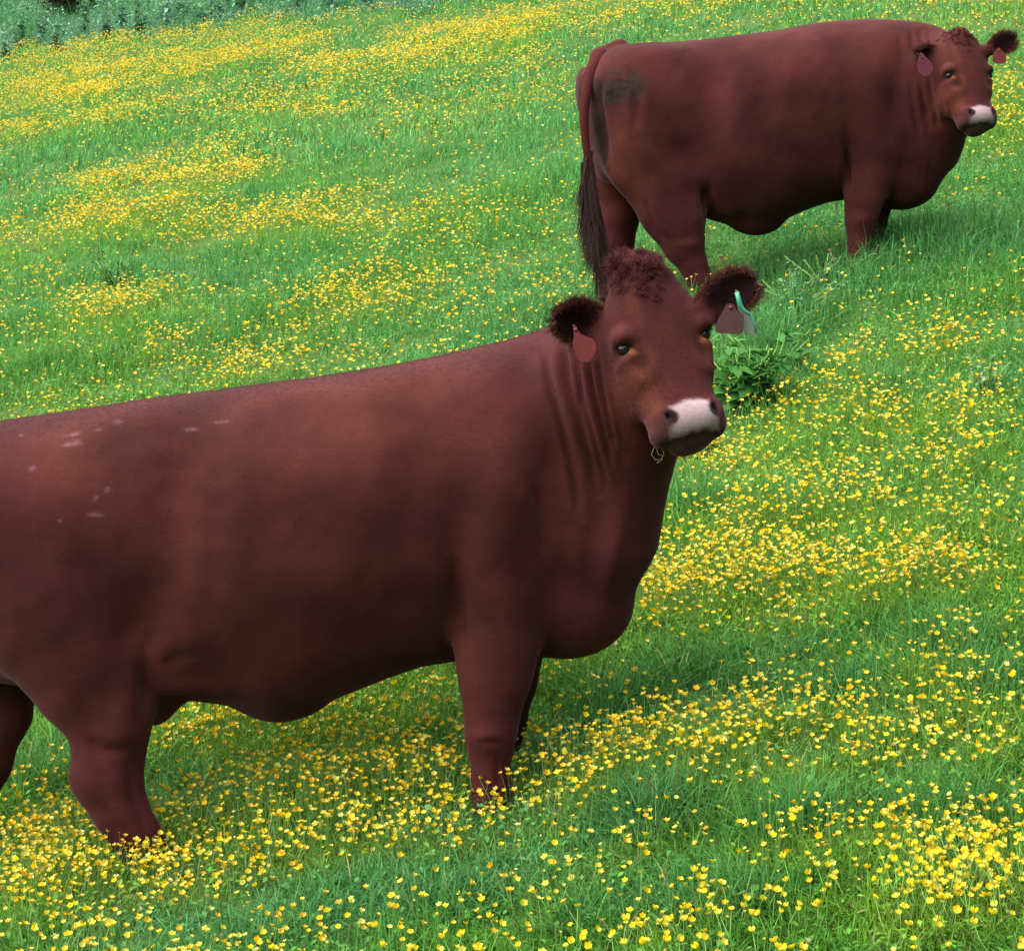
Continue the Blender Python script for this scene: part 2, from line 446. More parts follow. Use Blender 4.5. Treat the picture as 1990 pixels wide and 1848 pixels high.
def poll_curls(root, V, F, Nn, L, Rm, x0, m, length, n, seed):
    r = np.random.default_rng(seed); C = V[F].mean(1); q = L(C)
    ok = (q[:, 2] < .33) & (q[:, 1] < .12) & (np.abs(q[:, 0]) < .12) & (q[:, 2] > .13 + np.abs(q[:, 0] - x0) * .9 + (vnoise(q[:, 0] * 40, q[:, 2] * 25, 78) - .5) * .06)
    i = r.choice(np.flatnonzero(ok), m); nn = Nn[F[i]].mean(1)
    d = nn * .30 + (np.stack([r.normal(0, .45, m), r.normal(0, .1, m), r.normal(-.6, .4, m)], 1) @ Rm.T)
    tuft(root, C[i], d, length, n, 'poll_hair', MAT['poll'], .22, .30, .0007, seed)

def ball(name, c, r, mat, parent, root, seg=20):
    th = np.linspace(0, math.pi, seg // 2 + 1); ph = np.linspace(0, 2 * math.pi, seg, endpoint=False)
    V = np.array([[math.sin(a) * math.cos(b), math.sin(a) * math.sin(b), math.cos(a)] for a in th for b in ph]) * r + np.array(c) - np.array(root.location)
    F = [[i * seg + j, (i + 1) * seg + j, (i + 1) * seg + (j + 1) % seg, i * seg + (j + 1) % seg] for i in range(seg // 2) for j in range(seg)]
    return mesh_np(name, V, np.array(F), mat, parent)
def slab(name, outline, n, thick, mat, parent, root, bend=0.0):
    """flat tag from an outline of world points; n = normal"""
    P = np.array(outline, float); n = np.array(n, float); n /= np.linalg.norm(n); c = P.mean(0)
    import bmesh
    bm = bmesh.new(); off = np.array(root.location)
    vs = [bm.verts.new(p - off - n * thick / 2) for p in P]; f = bm.faces.new(vs)
    ex = bmesh.ops.extrude_face_region(bm, geom=[f])
    bmesh.ops.translate(bm, verts=[v for v in ex['geom'] if isinstance(v, bmesh.types.BMVert)], vec=n * thick)
    bmesh.ops.recalc_face_normals(bm, faces=bm.faces)
    bmesh.ops.bevel(bm, geom=bm.edges[:], offset=thick * .3, segments=2, affect='EDGES')
    me = bpy.data.meshes.new(name); bm.to_mesh(me); bm.free(); me.materials.append(mat)
    o = bpy.data.objects.new(name, me); COL.objects.link(o); o.parent = parent
    return o
def round_poly(pts, r=.25, n=5):
    """round the corners of a pixel outline"""
    out = []; m = len(pts)
    for i in range(m):
        a, b, c = (np.array(pts[(i + j) % m], float) for j in (-1, 0, 1))
        p, q = b + (a - b) * r, b + (c - b) * r
        for t in np.linspace(0, 1, n): out.append((1 - t) ** 2 * p + 2 * t * (1 - t) * b + t * t * q)
    return np.array(out)

def head_paint(col, V, O, Rm, s, pad_c, patch):
    L = to_local(V, O, Rm, s); lx, ly, lz = L.T
    near = (np.abs(lx) < .2) & (lz < .35) & (lz > -.42) & (ly < .3) & (ly > -.08)
    def mixc(m, c):
        m = np.clip(m, 0, 1) * near
        col[:] = col * (1 - m[:, None]) + np.array(c) * m[:, None]
    j = (vnoise(lx * 60, lz * 60, 4) - .5) * .012
    sm = lambda d, w=.006: np.clip(.5 - d / w, 0, 1)
    # rustier hair on the cheeks, round the eyes and up one side of the forehead
    for cx, cz, rx, rz, w_ in ((-.115, -.10, .05, .13, .55), (.115, -.10, .04, .12, .45), (-.075, .13, .022, .07, .5), (-.10, -.02, .05, .04, .4), (.10, -.02, .04, .04, .35), (0, .02, .03, .05, .25)):
        d = np.sqrt(((lx - cx) / rx) ** 2 + ((lz - cz) / rz) ** 2) + (vnoise(lx * 30, lz * 30, 33) - .5) * .8
        mixc(np.clip(1.3 - d, 0, 1) * w_, (.092, .026, .0125))
    # greyish skin of the lips and around the pad
    d = np.sqrt((lx / .130) ** 2 + ((lz + .298) / .072) ** 2 + (np.maximum(ly - .03, 0) / .08) ** 2) - 1 + (ly > .15) * 9
    mixc(sm(d + j * 4, .5) * .75, (.055, .027, .028))
    # dark round the lips
    mixc(sm(np.abs(lz + .304) - .006 + j * .3, .012) * (ly < .13), (.012, .006, .006))
    # pink pad
    top = -.208 + .008 * np.cos(lx * 40); bot = -.296
    wpad = .058 + .016 * np.clip((-.245 - lz) / .03, 0, 1)
    d = np.maximum(np.maximum(lz - top, bot - lz), np.abs(lx) - wpad)
    d = np.maximum(d, ly - .06)
    mixc(sm(d + j * .6, .014) * .95, pad_c)
    for sx in (-1, 1):
        d = np.sqrt(((lx - sx * .070) / .020) ** 2 + ((lz + .246) / .022) ** 2) - 1 + (ly > .08) * 9
        mixc(sm(d + j * 3, .35), (.05, .020, .022))
        d = np.sqrt(((lx - sx * .066) / .017) ** 2 + ((lz + .243) / .020) ** 2) - 1 + (ly > .08) * 9
        mixc(sm(d, .4), (.010, .004, .005))
        # eye: dark rim, pale inner corner, dark streak below
        d = np.sqrt(((lx - sx * .132) / .030) ** 2 + ((lz + .0) / .020) ** 2) - 1
        mixc(sm(d, .5) * (ly < .1) * .7, (.022, .007, .007))
        a, b = lx - sx * .114, lz + .018
        d = np.sqrt(((a * .8 + sx * b * .6) / .018) ** 2 + ((-sx * a * .6 + b * .8) / .009) ** 2) - 1
        mixc(sm(d + j * 3, .5) * (ly < .1) * patch, (.19, .070, .035))
        d = np.sqrt(((lx - sx * .094) / .022) ** 2 + ((lz + .052) / .030) ** 2) - 1
        mixc(sm(d + j * 5, .9) * .8, (.014, .0045, .004))
    return col

def coat_base(V, seed):
    c = np.tile(COAT, (len(V), 1))
    f = fbm(V[:, 0] * 2.2 + 5, V[:, 2] * 2.2, seed, 3)[:, None]
    g = fbm(V[:, 0] * 5 + 9, V[:, 2] * 3, seed + 5, 3)[:, None]
    c = c * (1 + (g - .5) * .25)
    return c + (f - .5) * np.array([.018, .007, .0])

def ear_paint(col, V, e, depth=.92):
    P = V - e['base']; a = P @ e['u'] / e['L']; p = P @ e['v']; q = P @ e['n']
    w = e['w'] * np.interp(np.clip(a, 0, 1), [0, .12, .35, .6, .8, .93, 1], [.42, .55, .92, 1, .88, .58, .18])
    bend = .75 * e['w'] * (p / np.maximum(w, 1e-3)) ** 2 * .5 - .03 * np.sin(np.clip(a, 0, 1) * 3.1)
    m = ((a > .02) & (a < .97) & (np.abs(p) < w * .86) & (q > bend - .004) & (np.abs(q) < .12)).astype(float)
    m *= depth * np.clip((a - .12) / .2, 0, 1)
    return col * (1 - m[:, None]) + np.array([.010, .004, .0045]) * m[:, None]  # inner ear: dark hair and the cup's shade painted as one colour

def ear_hair(root, e, seed, dark=2600, rim=2200, L=1.0):
    r = np.random.default_rng(seed)
    W = lambda a: e['w'] * np.interp(a, [0, .12, .35, .6, .8, .93, 1], [.42, .55, .92, 1, .88, .58, .18])
    def pt(a, s):
        w = W(a); p = s * w
        q = .75 * e['w'] * s ** 2 * .5 - .03 * np.sin(a * 3.1)
        return e['base'] + np.outer(a * e['L'], e['u']) + p[:, None] * e['v'] + q[:, None] * e['n']
    a = r.uniform(.08, .95, 260); s = r.uniform(-.85, .85, 260)
    d = e['n'] * .18 + e['u'] * .9 + np.outer(s, e['v']) * .35 + np.array([0, 0, -.15]); d /= np.linalg.norm(d, axis=1, keepdims=True)
    tuft(root, pt(a, s), d, .038 * L, dark, 'ear_hair', MAT['dark_hair'], .35, .25, .0009 * L, seed)
    a = r.uniform(.05, 1.0, 320); s = r.choice([-1, 1], 320) * r.uniform(.92, 1.04, 320)
    d = e['n'] * .15 + e['u'] * (.35 + a[:, None] * .5) + np.outer(np.sign(s), e['v']) * (1 - a[:, None] * .5); d /= np.linalg.norm(d, axis=1, keepdims=True)
    tuft(root, pt(a, s), d, .024 * L, rim, 'ear_fringe', MAT['rim_hair'], .35, .2, .0008 * L, seed + 1)

# ================================================================== the cow near the road
def front_cow():
    Y0 = 8.32
    gx, gy = at_y(620, 1600, Y0)[0], Y0
    root = empty('cow', (gx, gy, float(plane_z(gx, gy))))
    tag(root, 'big red brown cow in front, rump cut off by the frame, green ear tag', 'cow', 'red cows in the meadow')
    lo = at_y(-260, 1760, Y0); hi = at_y(1560, 440, Y0)
    fd = Field((lo[0], Y0 - .86, lo[2] - .1), (hi[0], Y0 + .50, hi[2]), .0088)
    loft_body(fd, Y0, [
        (-178, 960, 1140, .05, 0, .5), (-170, 900, 1230, .14, 0, .45), (-150, 862, 1300, .22, 0, .42), (-110, 838, 1330, .29, 0, .42), (-60, 826, 1330, .34, 0, .42), (0, 820, 1325, .375, 0, .42),
        (60, 811, 1335, .39, 0, .43), (130, 801, 1345, .40, 0, .45), (220, 787, 1350, .405, 0, .5), (300, 774, 1345, .415, 0, .55), (350, 768, 1358, .425, 0, .58), (450, 756, 1370, .44, 0, .60), (530, 744, 1392, .45, 0, .60),
        (600, 736, 1378, .45, 0, .60), (680, 724, 1345, .445, 0, .58), (750, 713, 1318, .43, 0, .56), (820, 700, 1294, .41, 0, .54), (900, 682, 1284, .385, 0, .52), (960, 668, 1278, .36, 0, .5),
        (1010, 655, 1276, .325, -.01, .52), (1060, 638, 1268, .285, -.03, .54), (1110, 625, 1258, .24, -.06, .54), (1160, 612, 1232, .205, -.08, .5), (1200, 600, 1188, .18, -.10, .48), (1235, 600, 1115, .15, -.11, .45), (1262, 620, 1035, .12, -.12, .45),
        (1282, 660, 940, .085, -.12, .45), (1297, 720, 880, .04, -.12, .5)])
    P = lambda px, py, yo, r: (*at_y(px, py, Y0 + yo), r / 585.)
    S = 1
    # near hind leg: thigh, gaskin, hock, cannon, pastern
    fd.limb([P(120, 1010, -.16, 150), P(135, 1150, -.18, 150), P(185, 1300, -.20, 106), P(212, 1400, -.21, 76)], .09, .78)
    fd.limb([P(212, 1380, -.21, 80), P(212, 1450, -.21, 68)], .05, .8)
    fd.limb([P(60, 1160, -.18, 120), P(150, 1330, -.2, 80)], .08, .7)
    fd.limb([P(212, 1440, -.21, 68), P(207, 1510, -.21, 69), P(232, 1570, -.21, 54), P(262, 1620, -.21, 47), P(288, 1660, -.21, 44), P(300, 1700, -.22, 44)], .03, .74)
    fd.limb([P(300, 1695, -.22, 45), P(308, 1735, -.24, 50)], .02, .8)
    # far hind leg, trailing out of the frame
    fd.limb([P(-40, 1120, .2, 130), P(-10, 1290, .2, 90), P(-8, 1380, .2, 68), P(-38, 1480, .2, 58), P(-62, 1540, .2, 50), P(-66, 1630, .2, 42), P(-60, 1690, .2, 46)], .05, .8)
    # near foreleg
    fd.limb([P(985, 1020, -.14, 110), P(975, 1150, -.20, 92), P(968, 1240, -.22, 76), P(962, 1310, -.22, 64), P(957, 1380, -.21, 54)], .06, .72)
    fd.limb([P(957, 1370, -.21, 54), P(954, 1425, -.21, 49), P(953, 1455, -.21, 42), P(954, 1510, -.21, 36), P(956, 1545, -.21, 37)], .02, .85)
    fd.limb([P(955, 1545, -.22, 37), P(960, 1592, -.24, 42)], .02, .85)
    # far foreleg
    fd.limb([P(1000, 1200, .18, 80), P(985, 1320, .19, 58), P(976, 1400, .19, 46), P(974, 1460, .19, 38), P(976, 1540, .19, 30), P(982, 1570, .17, 38)], .04, .85)
    # flank fold, udder / navel skin
    fd.limb([P(290, 1240, -.26, 55), P(340, 1300, -.22, 40), P(420, 1310, -.2, 30)], .06, .6)
    fd.add(ell(at_y(295, 1340, Y0 - .02), (.10, .15, .12)), at_y(295, 1340, Y0) - .3, at_y(295, 1340, Y0) + .3, .05)
    fd.add(ell(at_y(545, 1345, Y0), (.14, .12, .085)), at_y(545, 1345, Y0) - .25, at_y(545, 1345, Y0) + .25, .06)
    # shoulder mass, hip bone, brisket
    fd.add(ell(at_y(960, 950, Y0 - .20), (.23, .17, .38)), at_y(960, 950, Y0) - .62, at_y(960, 950, Y0) + .5, .10)
    fd.add(ell(at_y(1110, 1175, Y0 - .04), (.20, .19, .15)), at_y(1110, 1175, Y0) - .35, at_y(1110, 1175, Y0) + .35, .08)
    # neck towards the head
    O = at_y(1296, 657, Y0 - .46)
    fd.limb([(*at_y(1090, 900, Y0 - .10), .29), (*at_y(1185, 770, Y0 - .19), .215), (*at_y(1235, 680, Y0 - .24), .165)], .10, .85)
    fd.limb([(*at_y(1150, 1010, Y0 - .12), .23), (*at_y(1215, 850, Y0 - .2), .145), (*at_y(1250, 760, Y0 - .24), .13)], .08, .85)
    Rm = rot('y', R(-9.5)) @ rot('z', R(18)) @ rot('x', R(-20))
    s = 1.08
    add_head(fd, O, Rm, s)
    LW = lambda p: to_world(p, O, Rm, s)
    for c_, r_ in (((-.045, .045, .255), .038), ((-.03, .045, .24), .045)):
        c_ = LW(c_); fd.add(ell(c_, (r_, r_, r_ * .9)), c_ - .12, c_ + .12, .03)
    e1 = add_ear(fd, at_y(1186, 640, Y0 - .30), at_y(1078, 612, Y0 - .36), (.10, -1, -.35), .066)
    e2 = add_ear(fd, at_y(1352, 612, Y0 - .36), at_y(1466, 543, Y0 - .36), (-.15, -1, -.25), .066)
    dents = [(352, 960, 66, 130, 8, -.030), (200, 930, 120, 130, 0, .018), (300, 812, 60, 26, -8, .010), (275, 1215, 60, 80, 10, -.026), (886, 1160, 34, 130, 2, -.022), (800, 1060, 80, 170, 8, -.010), (900, 1000, 50, 120, 10, -.010),
             (560, 930, 210, 90, -8, .012), (985, 900, 70, 180, 12, .018), (1050, 1010, 40, 160, 10, -.016), (1075, 1150, 34, 110, 10, -.016), (640, 1130, 260, 60, -6, .006), (900, 760, 60, 50, 0, .010), (830, 830, 50, 110, 10, -.008),
             (470, 1010, 40, 200, 4, .006), (420, 1030, 30, 160, 4, -.005), (700, 830, 90, 60, 0, -.008), (620, 770, 160, 22, -8, .006), (1000, 1180, 40, 60, 0, .010),
             (940, 1435, 26, 22, 0, .008), (380, 1320, 120, 40, -4, -.010), (220, 1470, 60, 26, 10, -.010), (230, 1530, 20, 60, -25, .009), (170, 1400, 30, 70, -15, -.012), (240, 1380, 26, 110, 0, .008), (150, 1250, 70, 90, -20, .010),
             (1190, 1090, 18, 100, 12, .010), (1150, 1080, 26, 110, 10, -.012)]
    creases = [([(1055, 660), (1075, 760), (1110, 900), (1130, 1010)], 7, .008),
               ([(1090, 650), (1108, 750), (1140, 870), (1165, 960)], 8, .016),
               ([(1118, 690), (1132, 780), (1160, 870), (1182, 960)], 7, .014),
               ([(1140, 690), (1152, 760), (1172, 840), (1190, 920)], 6, .014),
               ([(1160, 690), (1170, 760), (1184, 830), (1195, 880)], 5, .010),
               ([(1030, 930), (1055, 1010), (1065, 1090)], 12, .006),
               ([(310, 1300), (350, 1278), (392, 1272)], 12, .003), ([(196, 1560), (236, 1610), (276, 1665)], 9, .004), ([(928, 1446), (950, 1440), (976, 1446)], 7, .003), ([(965, 1470), (968, 1510), (972, 1550)], 6, .003), ([(160, 1440), (200, 1462), (262, 1456)], 12, .004), ([(248, 1490), (262, 1560), (290, 1620)], 9, .003),
               ([(286, 1230), (287, 1310), (284, 1400)], 15, .007),
               ([(884, 1080), (888, 1170), (896, 1270)], 15, .006)]
    def paint(V, Nn, px, py):
        c = coat_base(V, 3)
        c0 = c; c = ear_paint(c, V, e1); c = ear_paint(c, V, e2)
        q = to_local(V, O, Rm, s); k = np.clip((np.abs(q[:, 0]) - .150) / .03, 0, 1)[:, None]; c = c * k + c0 * (1 - k)
        c = head_paint(c, V, O, Rm, s, (.29, .215, .225), 1.0)
        # worn pale patches on the rump
        for (cx, cy, rx, ry) in [(146, 852, 12, 5), (150, 868, 12, 6), (138, 872, 14, 4), (232, 829, 10, 5), (64, 913, 7, 6), (214, 955, 8, 5), (190, 970, 5, 4), (188, 1000, 20, 4), (193, 845, 9, 3), (42, 849, 4, 3), (118, 1012, 5, 5), (370, 829, 14, 4), (430, 818, 16, 3)]:
            d = np.sqrt(((px - cx + (py - cy) * .4) / rx) ** 2 + ((py - cy) / ry) ** 2) + (vnoise(px * .35, py * .35, 5) - .5) * .7
            m = np.clip(1.3 - d, 0, 1)[:, None] * (Nn[:, 1:2] < 0)
            c = c * (1 - m) + np.array([.10, .042, .046]) * m
        return c
    o, V, F, Nn = finish_body(fd, Y0, dents, creases, paint, root)
    L = lambda V: to_local(V, O, Rm, s)
    def flow(P, n):
        f = np.tile([-1.0, 0, -.55], (len(P), 1)); q = L(P)
        h = (np.abs(q[:, 0]) < .25) & (np.abs(q[:, 2]) < .4) & (q[:, 1] < .3)
        f[h] = (Rm @ np.array([0, 0, -1.0]))
        leg = P[:, 2] < at_y(900, 1330, Y0)[2]
        f[leg] = (0, 0, -1.0)
        return f
    def msk(P, n):
        q = L(P)
        pad = (np.abs(q[:, 0]) < .12) & (q[:, 2] < -.20) & (q[:, 1] < .12)
        eye = (np.abs(np.abs(q[:, 0]) - .125) < .035) & (np.abs(q[:, 2]) < .035) & (q[:, 1] < .1)
        return np.where(pad | eye, 0.0, 1.0) * (P[:, 0] > at_y(-30, 900, Y0)[0])
    fur(root, V, F, Nn, 90000, .012, flow, 'fur', MAT['hair'], msk, .00035, .2, 5)
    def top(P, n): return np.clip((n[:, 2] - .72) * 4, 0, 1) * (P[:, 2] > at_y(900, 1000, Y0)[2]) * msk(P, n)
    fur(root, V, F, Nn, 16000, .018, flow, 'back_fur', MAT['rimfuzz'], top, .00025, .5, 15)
    def face(P, n):
        q = L(P); return ((np.abs(q[:, 0]) < .2) & (q[:, 2] < .30) & (q[:, 2] > -.34) & (q[:, 1] < .25)) * msk(P, n)
    fur(root, V, F, Nn, 26000, .013, flow, 'fur', MAT['hair'], face, .0004, .38, 25)
    r = np.random.default_rng(4)
    for sx in (-1, 1):
        m = 26; t_ = np.linspace(-1, 1, m)
        lp = np.stack([sx * .127 + t_ * .017, .012 + 0 * t_, .012 - t_ ** 2 * .007], 1)
        tuft(root, LW(lp), np.stack([t_ * .3, t_ * 0 - 1, t_ * 0 - .35], 1) @ Rm.T, .016, 130, 'eyelash', MAT['lash'], .15, .1, .0006, 44)
    # eyes
    for sx in (-1, 1):
        ball('eye', LW((sx * .127, .028, -.002)), .0195 * s, MAT['eye'], root, root)
    # curly poll hair growing down on to the forehead
    poll_curls(root, V, F, Nn, L, Rm, -.025, 260, .026, 12000, 15)
    r = np.random.default_rng(5); m = 90
    lp = np.stack([r.normal(-.045, .022, m), r.uniform(.02, .07, m), r.uniform(.235, .275, m)], 1)
    d = np.stack([r.normal(-.35, .3, m), r.normal(-.1, .2, m), r.normal(.75, .25, m)], 1)
    tuft(root, LW(lp), d @ Rm.T, .028, 2600, 'poll_hair', MAT['hair'], .3, .4, .0008, 9)
    ear_hair(root, e1, 11); ear_hair(root, e2, 13)
    # whiskers at the chin
    m = 40
    lp = np.stack([r.uniform(-.06, .07, m), r.uniform(-.005, .08, m), r.uniform(-.35, -.31, m)], 1)
    d = np.stack([r.normal(0, .4, m), r.normal(-.5, .2, m), r.normal(-.7, .2, m)], 1)
    tuft(root, LW(lp), d @ Rm.T, .03, 160, 'whisker', MAT['dark_hair'], .3, .3, .0006, 10)
    # ear tags
    Yt = Y0 - .43
    ol = round_poly([(1112, 628), (1120, 634), (1128, 650), (1156, 660), (1160, 680), (1146, 705), (1126, 703), (1112, 672), (1116, 650)], .3, 3)
    t = slab('ear_tag', at_y(ol[:, 0], ol[:, 1], Yt), (.2, -1, .05), .003, MAT['tag_red'], root, root); t['label'] = 'dull red ear tag'
    ball('tag_pin', at_y(1119, 641, Yt - .003), .006, MAT['tag_red'], t, root, 10)
    Yt = Y0 - .45
    ol = round_poly([(1413, 590), (1424, 590), (1434, 606), (1446, 612), (1445, 650), (1392, 648), (1390, 632), (1400, 612)], .22, 3)
    t = slab('ear_tag', at_y(ol[:, 0], ol[:, 1], Yt), (-.1, -1, .05), .003, MAT['tag_brown'], root, root); t['label'] = 'square red brown ear tag'
    ball('tag_pin', at_y(1420, 598, Yt - .003), .006, MAT['tag_red'], t, root, 10)
    ol = round_poly([(1428, 562), (1436, 566), (1444, 596), (1462, 612), (1470, 642), (1474, 652), (1446, 650), (1446, 618), (1434, 602)], .2, 3)
    t = slab('ear_tag', at_y(ol[:, 0], ol[:, 1], Yt + .022), (.15, -1, .02), .003, MAT['tag_clear'], root, root); t['label'] = 'grey green ear tag with bright rim'
    rim = [(1432, 568), (1437, 590), (1445, 603), (1458, 610), (1465, 625), (1469, 645)]
    fdt = at_y([p[0] for p in rim], [p[1] for p in rim], Yt + .018)
    tube('tag_rim', fdt, [.0075, .0075, .006, .0035, .003, .003], MAT['tag_green'], t, root)
    return root

def tube(name, pts, rad, mat, parent, root=None, seg=8):
    P = np.array(pts, float); n = len(P)
    if root is not None: P = P - np.array(root.location)
    rad = np.broadcast_to(rad, (n,))
    T = np.gradient(P, axis=0); T /= np.linalg.norm(T, axis=1, keepdims=True) + 1e-9
    ref = np.array([0, 1.0, 0]) if abs(T[:, 1]).max() < .9 else np.array([1.0, 0, 0])
    A = np.cross(T, ref); A /= np.linalg.norm(A, axis=1, keepdims=True) + 1e-9; B = np.cross(T, A)
    ph = np.linspace(0, 2 * math.pi, seg, endpoint=False)
    V = P[:, None] + rad[:, None, None] * (np.cos(ph)[None, :, None] * A[:, None] + np.sin(ph)[None, :, None] * B[:, None])
    V = V.reshape(-1, 3)
    Fq = [[i * seg + j, i * seg + (j + 1) % seg, (i + 1) * seg + (j + 1) % seg, (i + 1) * seg + j] for i in range(n - 1) for j in range(seg)]
    V = np.concatenate([V, P[:1], P[-1:]]); a, b = len(V) - 2, len(V) - 1
    Ft = [[a, (j + 1) % seg, j] for j in range(seg)] + [[b, (n - 1) * seg + j, (n - 1) * seg + (j + 1) % seg] for j in range(seg)]
    return mesh_np(name, V, [np.array(Fq), np.array(Ft)], mat, parent)

# ================================================================== the cow up the slope
def rear_cow():
    Y0 = 15.5
    gx, gy = at_y(1520, 530, Y0)[0], Y0
    root = empty('cow', (gx, gy, float(plane_z(gx, gy))))
    tag(root, 'smaller red brown cow standing higher up the slope, dung stained rump, tail hanging down', 'cow', 'red cows in the meadow')
    lo = at_y(1080, 600, Y0); hi = at_y(2000, 20, Y0)
    fd = Field((lo[0], Y0 - .90, lo[2] - .15), (hi[0], Y0 + .52, hi[2]), .0115)
    loft_body(fd, Y0, [
        (1137, 160, 240, .06, 0, .5), (1141, 138, 290, .15, 0, .45), (1150, 118, 330, .22, 0, .42), (1165, 104, 350, .28, 0, .42), (1190, 92, 360, .33, 0, .42), (1225, 87, 365, .37, 0, .43), (1270, 84, 375, .39, 0, .45),
        (1320, 82, 385, .41, 0, .5), (1370, 77, 425, .43, 0, .56), (1420, 71, 438, .45, 0, .60), (1470, 65, 446, .46, 0, .60), (1510, 60, 436, .46, 0, .60), (1560, 50, 412, .45, 0, .58), (1610, 43, 394, .43, 0, .56),
        (1650, 40, 388, .41, 0, .54), (1690, 39, 392, .38, -.01, .52), (1720, 40, 400, .34, -.03, .54), (1750, 42, 402, .30, -.05, .56), (1780, 46, 386, .25, -.08, .54), (1805, 52, 358, .21, -.10, .52),
        (1826, 60, 318, .17, -.12, .5), (1842, 75, 280, .12, -.13, .5), (1856, 110, 258, .06, -.13, .5)])
    K = 313.
    P = lambda px, py, yo, r: (*at_y(px, py, Y0 + yo), r / K)
    fd.limb([P(1240, 210, -.16, 78), P(1255, 290, -.19, 76), P(1300, 370, -.21, 58), P(1318, 420, -.22, 46), P(1328, 462, -.22, 38)], .09, .78)
    fd.limb([P(1205, 240, -.20, 46), P(1232, 330, -.22, 42), P(1285, 420, -.22, 36), P(1318, 466, -.22, 34)], .06, .7)
    fd.limb([P(1328, 455, -.22, 38), P(1330, 480, -.22, 38), P(1345, 510, -.22, 28), P(1360, 545, -.22, 25), P(1370, 565, -.22, 26), P(1376, 580, -.23, 30)], .025, .78)
    fd.limb([P(1185, 240, .18, 50), P(1196, 350, .17, 44), P(1203, 420, .17, 38), P(1200, 470, .17, 31), P(1198, 520, .17, 25), P(1204, 575, .17, 24), P(1212, 600, .17, 28)], .05, .8)
    fd.limb([P(1706, 230, -.15, 56), P(1700, 290, -.21, 48), P(1692, 340, -.22, 42), P(1680, 385, -.22, 34), P(1673, 420, -.21, 26), P(1670, 440, -.21, 24)], .06, .72)
    fd.limb([P(1670, 436, -.21, 24), P(1668, 470, -.21, 20), P(1668, 505, -.21, 20), P(1672, 530, -.22, 26)], .02, .85)
    fd.limb([P(1712, 330, .18, 44), P(1704, 390, .18, 30), P(1698, 430, .18, 24), P(1696, 490, .18, 19), P(1700, 520, .17, 22)], .04, .85)
    fd.limb([P(1395, 340, -.26, 30), P(1420, 390, -.2, 26)], .06, .6)
    c = at_y(1470, 428, Y0); fd.add(ell(c, (.15, .12, .09)), c - .25, c + .25, .06)
    c = at_y(1700, 200, Y0 - .20); fd.add(ell(c, (.24, .17, .38)), c - .5, c + .5, .10)
    c = at_y(1762, 350, Y0 - .04); fd.add(ell(c, (.20, .19, .16)), c - .35, c + .35, .08)
    for sy in (-1, 1):
        c = at_y(1255, 118, Y0 + sy * .22); fd.add(ell(c, (.12, .09, .06)), c - .3, c + .3, .14)
    c = at_y(1176, 168, Y0 - .20); fd.add(ell(c, (.075, .08, .11)), c - .3, c + .3, .06)    # pin bones
    c = at_y(1135, 172, Y0 + .16); fd.add(ell(c, (.055, .09, .13)), c - .35, c + .35, .12)
    c = at_y(1300, 420, Y0 - .02); fd.add(ell(c, (.16, .14, .13)), c - .35, c + .35, .06)
    O = at_y(1888, 143, Y0 - .50)
    fd.limb([(*at_y(1790, 190, Y0 - .12), .30), (*at_y(1835, 150, Y0 - .24), .215), (*at_y(1860, 125, Y0 - .32), .165)], .10, .85)
    fd.limb([(*at_y(1800, 270, Y0 - .12), .24), (*at_y(1850, 215, Y0 - .25), .14), (*at_y(1872, 185, Y0 - .32), .12)], .08, .85)
    Rm = rot('y', R(-1.5)) @ rot('z', R(21)) @ rot('x', R(-20))
    s = 1.08
    add_head(fd, O, Rm, s)
    LW = lambda p: to_world(p, O, Rm, s)
    e1 = add_ear(fd, at_y(1843, 128, Y0 - .34), at_y(1783, 100, Y0 - .42), (.25, -1, -.3), .060)
    e2 = add_ear(fd, at_y(1920, 98, Y0 - .38), at_y(1972, 74, Y0 - .40), (-.15, -1, -.2), .058)
    # raised root of the tail
    fd.limb([P(1205, 92, 0, 16), P(1165, 112, -.03, 17), P(1146, 150, -.08, 15)], .03, 1)
    dents = [(1385, 190, 36, 80, 8, -.026), (1270, 160, 60, 60, 0, .012), (1570, 260, 60, 90, 8, -.010), (1500, 330, 90, 30, 0, .008), (1330, 300, 60, 26, 20, -.020), (1375, 380, 12, 30, 0, -.02), (1412, 400, 50, 34, 4, -.012), (1647, 330, 9, 60, 0, -.028), (1650, 250, 30, 60, 8, -.010),
             (1700, 160, 34, 90, 6, .012), (1740, 210, 26, 90, 4, -.016), (1235, 230, 40, 60, 20, .012), (1290, 230, 40, 60, 0, -.006), (1175, 250, 10, 60, -10, -.022), (1230, 330, 10, 70, -20, -.010),
             (1500, 150, 90, 40, 0, .008), (1420, 300, 60, 40, 0, .006), (1340, 475, 24, 8, 0, .006), (1668, 428, 18, 12, 0, .010)]
    creases = [([(1768, 60), (1772, 80), (1776, 105)], 4, .005), ([(1786, 60), (1790, 80), (1796, 100)], 4, .006), ([(1802, 62), (1806, 80), (1810, 96)], 3.5, .006), ([(1748, 62), (1750, 85), (1754, 120)], 5, .003),
               ([(1786, 150), (1795, 200), (1806, 250)], 5, .008), ([(1802, 150), (1812, 200), (1824, 250)], 5, .009), ([(1818, 150), (1828, 190), (1838, 230)], 4, .008), ([(1770, 150), (1776, 210), (1788, 280)], 5, .006),
               ([(1250, 385), (1270, 440), (1292, 470)], 6, .010), ([(1370, 370), (1373, 400), (1373, 440)], 8, .008), ([(1648, 290), (1646, 335), (1646, 385)], 7, .007),
               ([(1172, 140), (1162, 200), (1166, 260), (1184, 330)], 8, .010), ([(1215, 120), (1240, 180), (1236, 260)], 9, .006)]
